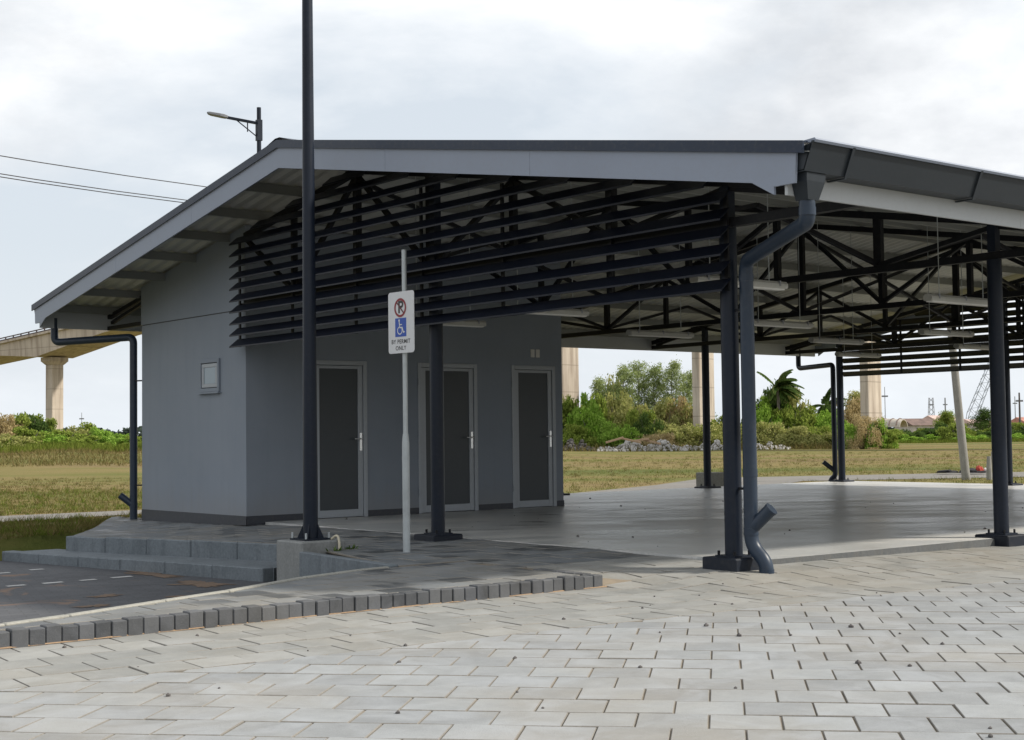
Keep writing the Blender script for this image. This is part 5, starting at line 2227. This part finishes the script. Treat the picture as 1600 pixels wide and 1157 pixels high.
# ---- far yard: sheds, crane, masts
def house(px0, px1, dep, zt, roof_h, roofmat, label, zb=-.3, name='house', yawo=.3):
    l0, l1 = lat_of(px0, dep), lat_of(px1, dep)
    c = place((l0 + l1) / 2, dep)
    t = thing(name, label, 'building', (c.x, c.y, zb))
    u = (RH * math.cos(yawo) + FH * math.sin(yawo)); w = Vector((-u.y, u.x, 0))
    L_, D_ = (l1 - l0) / 2, 2.4
    q = MB()
    q.obox(c + Vector((0, 0, (zt + zb) / 2)), u, w, (0, 0, 1), 2 * L_, 2 * D_, zt - zb)
    wl = q.build('wall', 'far_wall', t)
    q = MB()
    vs = []
    for s in (-1, 1):
        vs += [c + u * s * (L_ + .3) + w * (D_ + .35) + Vector((0, 0, zt + .02)), c + u * s * (L_ + .3) - w * (D_ + .35) + Vector((0, 0, zt + .02)), c + u * s * (L_ + .3) + Vector((0, 0, zt + roof_h))]
    q.add(vs, [(0, 1, 2), (5, 4, 3), (0, 2, 5, 3), (1, 4, 5, 2), (0, 3, 4, 1)])
    q.build('roof', roofmat, t)
    for k in (-.55, 0, .55):
        q = MB()
        q.obox(c + u * L_ * k - w * (D_ + .02) + Vector((0, 0, zb + (zt - zb) * .62)), u, w, (0, 0, 1), .7, .06, .8)
        q.build('window', 'far_window', t)
    return t


house(1408, 1450, 205, 1.7, 1.0, 'far_roof_brown', 'low shed with sagging brown roof left of the leaning pole')
house(1448, 1486, 225, 2.4, .9, 'far_roof_pink', 'pale shed with faded pink roof just left of the leaning pole')
house(1484, 1500, 240, 2.2, .8, 'far_roof_red', 'small house with red roof behind the leaning pole')
house(1506, 1538, 235, 1.9, .8, 'far_roof_pink', 'pale low shed between leaning pole and right-hand column')
house(1538, 1556, 215, 1.6, .7, 'far_roof_red', 'reddish shed beside the right-hand column')
house(1586, 1625, 230, 1.9, 1.0, 'far_roof_red', 'house with orange-red roof at the far right edge')


def barrel():
    dep = 190
    c = place(lat_of(1394, dep), dep, 0)
    t = thing('barrel_shed', 'broken white barrel-vaulted tank shell lying right of the pier', 'shed', (c.x, c.y, -.3))
    u = (RH * .75 - FH * .66).normalized(); w = Vector((-u.y, u.x, 0))
    q = MB()
    n = 14
    vs = []
    for s, rr_ in ((-1.3, 1.35), (1.5, 1.2)):
        for k in range(n + 1):
            a = math.radians(10 + 160 * k / n)
            for rd in (rr_, rr_ - .1):
                vs.append(c + u * s + w * rd * math.cos(a) + Vector((0, 0, 1.3 + rd * math.sin(a))))
    m = 2 * (n + 1)
    fs = []
    for k in range(n):
        a, b = 2 * k, 2 * k + 2
        fs += [(a, b, m + b, m + a), (a + 1, m + a + 1, m + b + 1, b + 1), (a, a + 1, b + 1, b), (m + a, m + b, m + b + 1, m + a + 1)]
    q.add(vs, fs)
    q.build('shell', 'rusty_white', t)
    q = MB()
    for s in (-1.0, 0, 1.0):
        q.tube([c + u * s + w * 1.32 * math.cos(math.radians(a)) + Vector((0, 0, 1.3 + 1.32 * math.sin(math.radians(a)))) for a in range(12, 170, 15)], .06, 6)
    q.build('ribs', 'far_roof_brown', t)


barrel()


def crane():
    dep = 250
    a = place(lat_of(1512, dep), dep, h_of(662, 1512, dep, 0)); b = place(lat_of(1549, dep), dep, h_of(576, 1549, dep, 0))
    t = thing('crane', 'distant crawler crane with raised lattice boom beside the right-hand column', 'crane', (a.x, a.y, -.3))
    d = (b - a).normalized()
    b = b + d * 4
    s = d.cross(FH).normalized(); v = d.cross(s).normalized()
    q = MB()
    W_ = .75
    n = 16
    L_ = (b - a).length
    for sx in (-1, 1):
        for sy in (-1, 1):
            o1 = s * sx * W_ + v * sy * W_
            q.bar(a + o1 * .6, a + d * L_ * .12 + o1, .10, .10)
            q.bar(a + d * L_ * .12 + o1, b + o1 * .7, .10, .10)
    for i in range(n):
        p0, p1 = a + d * L_ * (.12 + .88 * i / n), a + d * L_ * (.12 + .88 * (i + 1) / n)
        sg_ = 1 if i % 2 else -1
        for e in (-1, 1):
            q.bar(p0 + s * sg_ * W_ + v * e * W_, p1 - s * sg_ * W_ + v * e * W_, .055, .055)
            q.bar(p0 + v * sg_ * W_ + s * e * W_, p1 - v * sg_ * W_ + s * e * W_, .055, .055)
    q.build('boom', 'crane_hazed', t)
    q = MB()
    q.obox(a - RH * 1.2 + Vector((0, 0, -.6)), RH, FH, (0, 0, 1), 3.4, 2.6, 1.8)
    q.obox(a + RH * .9 + Vector((0, 0, -.2)), RH, FH, (0, 0, 1), 1.2, 1.6, 1.7)
    q.build('cab', 'far_roof_red', t)
    q = MB()
    q.obox(Vector((a.x, a.y, .2)) - RH * .5, RH, FH, (0, 0, 1), 4.2, 3.4, 1.1)
    q.build('tracks', 'steel_black', t)


crane()
for px, py, dep, rr_, lab in ((1382, 605, 230, .07, 'thin mast rising right of the last bridge pier'), (1454, 622, 300, .35, 'faint square lattice mast left of the leaning pole'), (1476, 622, 320, .2, 'slim white mast nearest the leaning pole on its left'), (1592, 614, 200, .16, 'dark chimney mast right of the right-hand column'), (1585, 620, 320, .12, 'thin pale mast at right behind the dark chimney'), (127, 645, 300, .08, 'thin far mast right of the leftmost pier')):
    b0 = place(lat_of(px, dep), dep, -.3)
    H = h_of(py, px, dep, -.3)
    t = thing('mast', lab, 'mast', b0)
    q = MB()
    if rr_ > .3:
        for sx in (-1, 1):
            for sy in (-1, 1):
                q.bar(b0 + RH * sx * rr_ * 2 + FH * sy * rr_ * 2, b0 + RH * sx * rr_ + FH * sy * rr_ + Vector((0, 0, H)), .09, .09)
        for i in range(8):
            z = H * i / 8
            for sx in (-1, 1):
                q.bar(b0 + RH * sx * rr_ * 1.6 + Vector((0, 0, z)), b0 - RH * sx * rr_ * 1.5 + Vector((0, 0, z + H / 8)), .07, .07)
        q.build('mast_frame', 'far_steel', t)
    else:
        q.tube([b0, b0 + Vector((0, 0, H))], [rr_, rr_ * .7], 8)
        q.build('mast_pole', 'far_steel' if px != 1592 else 'stone_dark', t)
    q = MB()
    q.bar(b0 + RH * -.5 + Vector((0, 0, H * .82)), b0 + RH * .5 + Vector((0, 0, H * .82)), .1, .25)
    q.build('head', 'far_steel', t)


# things that look alike are told apart by their order from left to right
by = {}
for o_ in scene.objects:
    if o_.parent is None and 'label' in o_.keys() and 'category' in o_.keys():
        by.setdefault(o_['label'], []).append(o_)
ORD = ['leftmost', 'second from left', 'third from left', 'fourth from left', 'fifth from left', 'sixth from left', 'seventh from left']
for lab, os_ in by.items():
    if len(os_) > 1:
        os_.sort(key=lambda q: (Vector(q.location) - CAM).dot(RH) / max(1, (Vector(q.location) - CAM).dot(FH)))
        for k, q in enumerate(os_):
            q['label'] = lab + ', ' + ORD[min(k, 6)]
